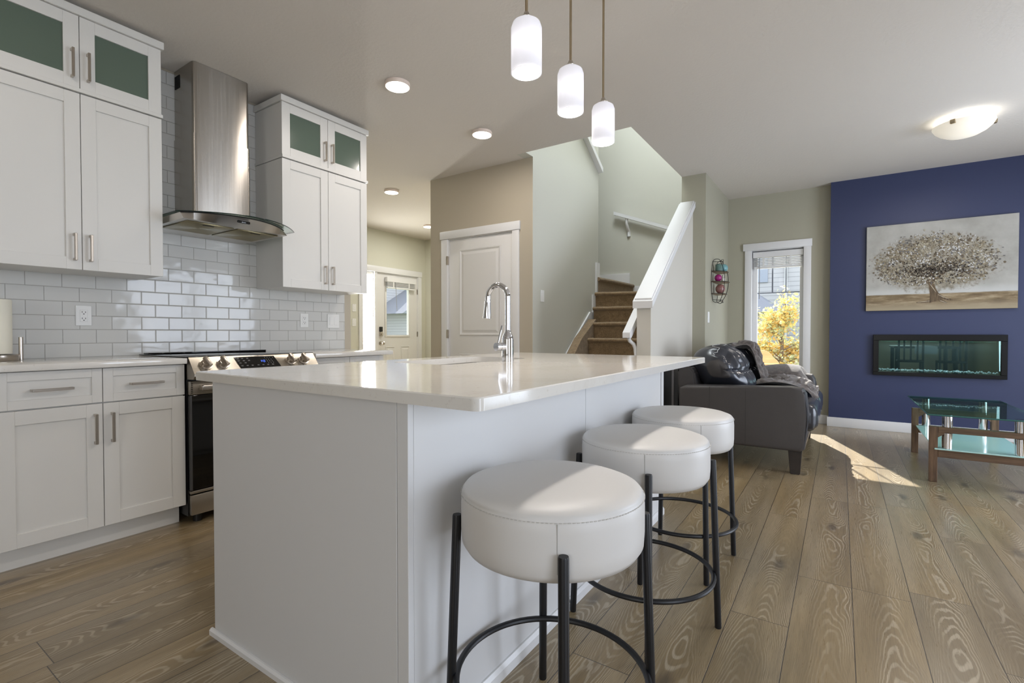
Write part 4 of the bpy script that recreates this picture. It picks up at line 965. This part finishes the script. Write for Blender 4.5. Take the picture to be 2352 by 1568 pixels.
def stroke(bm, pts, ws, y):
    pts = [Vector(pc(*p)) for p in pts]; L_, R2 = [], []
    for i, p in enumerate(pts):
        d = (pts[min(i+1, len(pts)-1)]-pts[max(i-1, 0)]).normalized(); nrm = Vector((-d.y, d.x))*ws[i]
        L_.append(bm.verts.new((p.x+nrm.x, y, p.y+nrm.y))); R2.append(bm.verts.new((p.x-nrm.x, y, p.y-nrm.y)))
    for i in range(len(pts)-1): bm.faces.new((L_[i], R2[i], R2[i+1], L_[i+1]))
stroke(bm, [(.50, .10), (.482, .17), (.468, .24), (.458, .31), (.462, .37), (.464, .44)], [.062, .036, .025, .022, .015, .008], 6.5505)
stroke(bm, [(.455, .29), (.43, .33), (.40, .36), (.36, .39)], [.013, .009, .008, .005], 6.5503)
stroke(bm, [(.452, .31), (.438, .37), (.425, .43)], [.011, .008, .005], 6.5501)
stroke(bm, [(.468, .31), (.495, .355), (.53, .39), (.56, .43)], [.012, .010, .008, .005], 6.5499)
stroke(bm, [(.48, .15), (.46, .105), (.41, .088), (.36, .085)], [.02, .012, .008, .003], 6.5497)
stroke(bm, [(.50, .16), (.54, .13), (.57, .115), (.60, .105)], [.02, .014, .01, .004], 6.5495)
stroke(bm, [(.50, .14), (.53, .10), (.565, .075)], [.02, .012, .005], 6.5493)
TR = m_wood('painted_bark', (58, 46, 34), (122, 104, 80), 90, 1, 9, .8)
part('painted_trunk', bm, TR, cv, 'painted brown trunk and roots', smooth=False)
bm = B(); stroke(bm, [(.505, .17), (.54, .14), (.575, .12)], [.001, .0018, .0008], 6.549); stroke(bm, [(.45, .10), (.41, .094), (.37, .09)], [.0016, .0016, .0008], 6.549); stroke(bm, [(.452, .29), (.47, .25), (.49, .20)], [.001, .0018, .0008], 6.549); stroke(bm, [(.52, .10), (.545, .085), (.565, .078)], [.0016, .0016, .0008], 6.549)
part('painted_highlights', bm, mat('cream_paint', (214, 204, 182), .7), cv, smooth=False)
random.seed(11)
tones = [((70, 60, 46), 420), ((104, 92, 74), 620), ((138, 128, 106), 560), ((162, 155, 136), 420), ((186, 186, 184), 380), ((46, 37, 28), 420), ((104, 102, 102), 240)]
for ti, (c, nn) in enumerate(tones):
    bm = B(); k = 0
    while k < nn:
        if k % 9 == 0: ca, cr_ = random.uniform(0, 2*PI), math.sqrt(random.random())*.93
        u = .475+.44*cr_*math.cos(ca)+random.gauss(0, .03); v = .545+.34*cr_*math.sin(ca)+random.gauss(0, .03)
        if ti == 5:
            u = .47+random.gauss(0, .13); v = .44+random.gauss(0, .055)+.06*abs(u-.47)
        if ti == 0 and random.random() < .55:
            u = .47+random.gauss(0, .16); v = .46+random.gauss(0, .07)
        rr = math.hypot((u-.475)/.44, (v-.545)/.34)
        if rr > 1.08 or (rr > .8 and random.random() < (rr-.8)*2.5): continue
        dome = .29+.05*math.cos(u*25)*abs(u-.475)/.44
        if v < dome: v = dome+abs(random.gauss(0, .05))
        s = random.uniform(.0035, .0095)*(1.35 if ti in (1, 2, 3) and random.random() < .4 else 1)
        x, z = pc(u, v); an = random.uniform(0, PI); asp = random.uniform(.45, .9)
        y = 6.5485-.0002*ti-.00004*(k % 5)
        flat(bm, [(x+s*(math.cos(t)*math.cos(an)-asp*math.sin(t)*math.sin(an))*random.uniform(.8, 1.2), z+s*(math.cos(t)*math.sin(an)+asp*math.sin(t)*math.cos(an))*random.uniform(.8, 1.2)) for t in [2*PI*q/7 for q in range(7)]], y); k += 1
    o = part('painted_leaves', bm, mat('leaf_paint', c, .75), cv, smooth=False); o['kind'] = 'stuff'

# ------------------------------------------------------------------ wire rack on the pier with ornaments
rk = thing('wire_rack', (-1.12, 5.86, 1.385), 'small black wire wall rack with wooden shelves on the stair pier', 'wall rack')
RX0 = -1.187; YC = 5.88; zl, zh = 1.39, 1.872
bm = B(); zc_ = (zl+zh)/2; hh = (zh-zl)/2-.030
def hf(z): return math.sqrt(max(0, 1-.66*((z-zc_)/hh)**2))
def rp(th, z, k=None):
    k = hf(z) if k is None else k
    return (RX0+.006+.150*k*math.cos(th), YC+.185*k*math.sin(th), z)
TH = [-PI/2, -.62, .62, PI/2]
for th in TH: tube(bm, [rp(th, zc_-hh+2*hh*k/20) for k in range(21)], .0032, 6)
for sg in (1, -1):
    zz = zc_+sg*hh; k0 = hf(zz)
    for ta, tb in zip(TH, TH[1:]):
        tube(bm, [rp((ta+tb)/2-(tb-ta)/2*math.cos(PI*k/12), zz+sg*.030*math.sin(PI*k/12), k0) for k in range(13)], .0032, 6)
    tube(bm, [rp(-PI/2+PI*k/16, zz, k0) for k in range(17)], .0028, 6)
SH = ((1.483, 1.), (1.615, 1.), (1.728, 1.))
for z, _ in SH: tube(bm, [rp(-PI/2+PI*k/16, z+.004) for k in range(17)], .0032, 6)
part('wire_frame', bm, mat('black_wire', (30, 28, 28), .4, .6), rk)
for z, _ in SH:
    bm = B(); k_ = hf(z)-.03; prism(bm, [(RX0+.003+.150*k_*math.cos(-PI/2+PI*k/16), YC+.185*k_*math.sin(-PI/2+PI*k/16)) for k in range(17)], 'z', z, z+.008); part('shelf', bm, m_wood('rack_shelf_wood', (120, 96, 72), (160, 134, 104), 30, 6, 30), rk, smooth=False)
def orn(name, bm, m, label, cat): return single(name, bm, m, label, cat, 'ornaments in the wire rack')
bm = B(); lathe(bm, [(.0, 0), (.035, 0), (.036, .002), (.036, .075), (.034, .078), (0, .078)], (-1.13, 5.83, 1.7365), 24, caps=False); orn('candle_jar', bm, mat('teal_wax', (96, 128, 120), .4), 'teal candle jar on the top shelf of the wire rack', 'candle')
bm = B(); ball(bm, (-1.10, 5.935, 1.783), .046); orn('glass_ball', bm, mat('aqua_glass', (120, 168, 172), .1), 'shiny aqua glass ball on the top shelf of the wire rack', 'ornament')
bm = B(); ball(bm, (-1.13, 5.80, 1.663), .039); orn('glass_ball', bm, mat('magenta_glass', (160, 40, 120), .12), 'shiny magenta glass ball on the middle shelf of the wire rack', 'ornament')
bm = B(); lathe(bm, [(0, 0), (.02, 0), (.021, .04), (.01, .055), (.01, .075), (.012, .08), (0, .08)], (-1.10, 5.91, 1.6235), 20, caps=False); orn('glass_bottle', bm, mat('clear_bottle', (206, 204, 190), .1), 'small pale bottle on the middle shelf of the wire rack', 'bottle')
bm = B(); ball(bm, (-1.115, 5.84, 1.5435), .052); orn('glass_ball', bm, mat('dusty_rose_glass', (150, 108, 104), .12), 'dusty rose glass ball on the bottom shelf of the wire rack', 'ornament')

# ------------------------------------------------------------------ dining set behind the camera (seen in the fireplace glass)
dt = thing('dining_table', (1.55, -1.35, 0), 'dark dining table with a silver runner, mirrored in the fireplace glass', 'dining table')
bm = B(); box(bm, 1.0, 2.1, -2.0, -.7, .715, .76, .006); part('tabletop', bm, DKWOOD, dt)
for x, y in ((1.06, -1.94), (2.04, -1.94), (1.06, -.76), (2.04, -.76)):
    bm = B(); box(bm, x-.035, x+.035, y-.035, y+.035, 0, .715, .004); part('leg', bm, DKWOOD, dt)
bm = B(); box(bm, 1.36, 1.74, -2.02, -.68, .7605, .764); box(bm, 1.36, 1.74, -.688, -.682, .60, .762); single('table_runner', bm, mat('silver_runner', (168, 170, 172), .6), 'silver cloth runner hanging off the dark dining table', 'table runner')
dcp = None
for (x, y, a, lab) in ((1.25, -.42, 0, 'dark slat back dining chair left of the runner, mirrored in the fireplace glass'), (1.92, -.42, 0, 'dark slat back dining chair right of the runner, mirrored in the fireplace glass')):
    if dcp is None:
        c = thing('dining_chair', (0, 0, 0), lab, 'dining chair', 'dark dining chairs'); dcp = c
        bm = B(); box(bm, -.22, .22, -.22, .22, .43, .47, .01); part('seat', bm, DKWOOD, c)
        for sx in (-.2, .2):
            for sy in (-.2, .2): bm = B(); box(bm, sx-.018, sx+.018, sy-.018, sy+.018, 0, .43, .003); part('leg', bm, DKWOOD, c)
        bm = B(); box(bm, -.218, -.182, .182, .218, .47, .98); box(bm, .182, .218, .182, .218, .47, .98); box(bm, -.182, .182, .185, .215, .90, .98)
        for s in (-.11, 0, .11): box(bm, s-.015, s+.015, .19, .21, .47, .90)
        part('backrest', bm, DKWOOD, c)
    else: c = copy_tree(dcp); c['label'] = lab
    c.location = (x, y, 0); c.rotation_euler = (0, 0, a)

# ------------------------------------------------------------------ outside
bm = B(); box(bm, -40, 25, 6.9, 60, -1.1, -1.0); box(bm, -60, -6.6, -20, 6.9, -.4, -.3); struct('ground', bm, mat('lawn', (128, 138, 96), .9), 'lawn outside the windows', 'ground')
bm = B(); box(bm, -3, 2, 6.9, 9.2, -.12, -.02); struct('deck', bm, mat('grey_deck', (205, 205, 205), .8), 'grey deck outside the living room window', 'deck')
SID = m_siding(); ROOFM = mat('grey_shingles', (128, 132, 144), .8, bump=(30, .4, .02))
nh = thing('neighbour_house', (-.5, 22, -1), 'pale sided house with grey roof seen through the tall window', 'house')
bm = B(); box(bm, -5.5, 6, 20, 30, -1, 6.5); part('siding_wall', bm, SID, nh, smooth=False)
bm = B(); prism(bm, [(-6, 6.4), (6.5, 6.4), (.25, 10)], 'y', 19.6, 30.4); part('roof', bm, ROOFM, nh, smooth=False)
bm = B(); box(bm, -2.62, -2.2, 19.95, 20.02, 2.9, 5.6); part('window', bm, mat('house_glass', (150, 160, 178), .2), nh, smooth=False)
bm = B(); cyl(bm, (-1.62, 19.93, -1), (-1.62, 19.93, 6.4), .05, seg=10); part('downspout', bm, mat('pale_metal', (200, 202, 206), .5), nh)
gh = thing('garage', (-3.3, 16, -1), 'low pale garage with a hipped grey roof seen through the tall window', 'garage')
bm = B(); box(bm, -5.2, -1.62, 15, 18, -1, 1.62); part('garage_wall', bm, mat('garage_stucco', (176, 175, 170), .8), gh, smooth=False)
bm = B(); A = [bm.verts.new(p) for p in ((-5.6, 14.7, 1.62), (-1.25, 14.7, 1.62), (-1.25, 18.4, 1.62), (-5.6, 18.4, 1.62))]; C_ = [bm.verts.new(p) for p in ((-4.1, 16.4, 2.75), (-2.8, 16.4, 2.75), (-2.8, 16.7, 2.75), (-4.1, 16.7, 2.75))]
bm.faces.new(A[::-1]); bm.faces.new(C_)
for k in range(4): bm.faces.new((A[k], A[(k+1) % 4], C_[(k+1) % 4], C_[k]))
part('roof', bm, ROOFM, gh, smooth=False)
fe = thing('yard_fence', (-.5, 12, -1), 'tan vinyl yard fence behind the yellow tree', 'fence')
bm = B()
for k in range(30): box(bm, -4.2+.25*k, -3.955+.25*k, 12.0, 12.03, -1, .51)
part('fence_boards', bm, mat('tan_vinyl', (206, 196, 180), .6), fe, smooth=False)
bm = B(); box(bm, -4.2, 3.3, 11.95, 12.07, .51, .68, .01); part('top_rail', bm, mat('tan_vinyl_rail', (214, 204, 188), .6), fe)
be = thing('wooden_bench', (-1.0, 8.2, 0), 'pine bench with a stepped curved back outside the window', 'bench')
pts = [(-1.55, .02), (-.745, .02), (-.745, .60)] + [(-.745-.05*k/5, .60+.06*math.sin(PI/2*k/5)) for k in range(1, 6)] + [(-.83, .70), (-.85, .735), (-.89, .772), (-.94, .795), (-1.0, .80), (-1.55, .80)]
bm = B(); prism(bm, pts, 'y', 8.2, 8.23); part('backboard', bm, PINE, be, smooth=False)
bm = B(); box(bm, -1.55, -.745, 8.23, 8.6, .38, .41); part('seat', bm, PINE, be, smooth=False)
bm = B(); box(bm, -.775, -.745, 8.23, 8.6, -.02, .38); box(bm, -1.55, -1.52, 8.23, 8.6, -.02, .38); part('side_panels', bm, PINE, be, smooth=False)
bm = B(); box(bm, -1.55, -.748, 8.192, 8.2, .585, .60); part('ledge', bm, mat('pale_pine', (250, 214, 158), .6), be, smooth=False)
tr = thing('autumn_tree', (-.95, 10.5, -1), 'small tree with yellow and green autumn leaves outside the tall window', 'tree')
bm = B(); random.seed(21)
tube(bm, [(-.95, 10.5, -1), (-.93, 10.5, .2), (-.90, 10.5, 1.0), (-.86, 10.5, 1.6)], [.05, .04, .025, .01], 8)
ends = []
for k in range(26):
    z0 = random.uniform(-.2, 1.35); a = random.uniform(0, 2*PI); ln = random.uniform(.25, .62)*(1.15-.5*(z0+.2)/1.5)
    p = Vector((-.93, 10.5, z0)); q = p+Vector((math.cos(a)*ln, math.sin(a)*ln*.8, random.uniform(.1, .4)))
    tube(bm, [p, (p+q)/2+Vector((0, 0, .03)), q], [.014, .009, .004], 6); ends += [q, (p+q)/2+Vector((0, 0, .03)), p*.3+q*.7]
part('trunk', bm, mat('grey_bark', (120, 104, 90), .9), tr)
ends.append(Vector((-.81, 10.5, 1.68))); ends.append(Vector((-.82, 10.5, 1.55)))
def leaves(cols, n, spread, seed):
    random.seed(seed); bm = B()
    for k in range(n):
        c = random.choice(ends)+Vector((random.gauss(0, spread), random.gauss(0, spread), random.gauss(0, spread)))
        s = random.uniform(.024, .05); M = Matrix.Translation(c) @ Matrix.Rotation(random.uniform(0, 6.28), 4, Vector((random.gauss(0, 1), random.gauss(0, 1), random.gauss(0, 1))).normalized())
        bm.faces.new([bm.verts.new(M @ Vector(p)) for p in ((-s, 0, 0), (-s*.3, s*.5, .006), (s*.4, s*.45, 0), (s, 0, .004), (s*.4, -s*.45, 0), (-s*.3, -s*.5, .006))])
    return bm
def leafm(name, c):
    m = NT(name); m.set(Base_Color=lin(c), Roughness=.7); m.b.inputs['Subsurface Weight'].default_value = 0
    t2 = m.n('ShaderNodeBsdfTranslucent'); t2.inputs[0].default_value = lin(c); mx = m.n('ShaderNodeMixShader'); mx.inputs[0].default_value = .45
    m.link(m.b.outputs[0], mx.inputs[1]); m.link(t2.outputs[0], mx.inputs[2]); m.link(mx.outputs[0], m.out.inputs[0]); return m.m
for c, n, s, sd in (((236, 210, 134), 2300, .085, 1), ((226, 188, 118), 800, .085, 2), ((190, 198, 158), 1700, .11, 3)):
    o = part('foliage', leaves(None, n, s, sd), leafm('leaf', c), tr, smooth=False); o['kind'] = 'stuff'
for i, (yy, zz, lab) in enumerate(((5.2, .0, 'pale house with two grey gables seen through the entry door glass'),)):
    eh = thing('street_house', (-24, 20, -.3), lab, 'house')
    bm = B(); box(bm, -30, -23, 13, 27, -.3, 5.0); box(bm, -23, -20.5, 19.9, 26, -.3, 2.2); part('siding_wall', bm, SID, eh, smooth=False)
    bm = B(); prism(bm, [(18.6, 4.9), (24.4, 4.9), (21.5, 8.0)], 'x', -30, -22.4); prism(bm, [(12.4, 4.9), (19.2, 4.9), (15.8, 7.6)], 'x', -30, -22.7); prism(bm, [(19.2, 2.15), (26.6, 2.15), (23, 4.3)], 'x', -24, -20.2); part('roof', bm, ROOFM, eh, smooth=False)
    bm = B()
    for y in (17.6, 18.5): box(bm, -22.99, -22.95, y, y+.6, .2, 1.5)
    part('window', bm, mat('street_glass', (170, 178, 190), .2), eh, smooth=False)
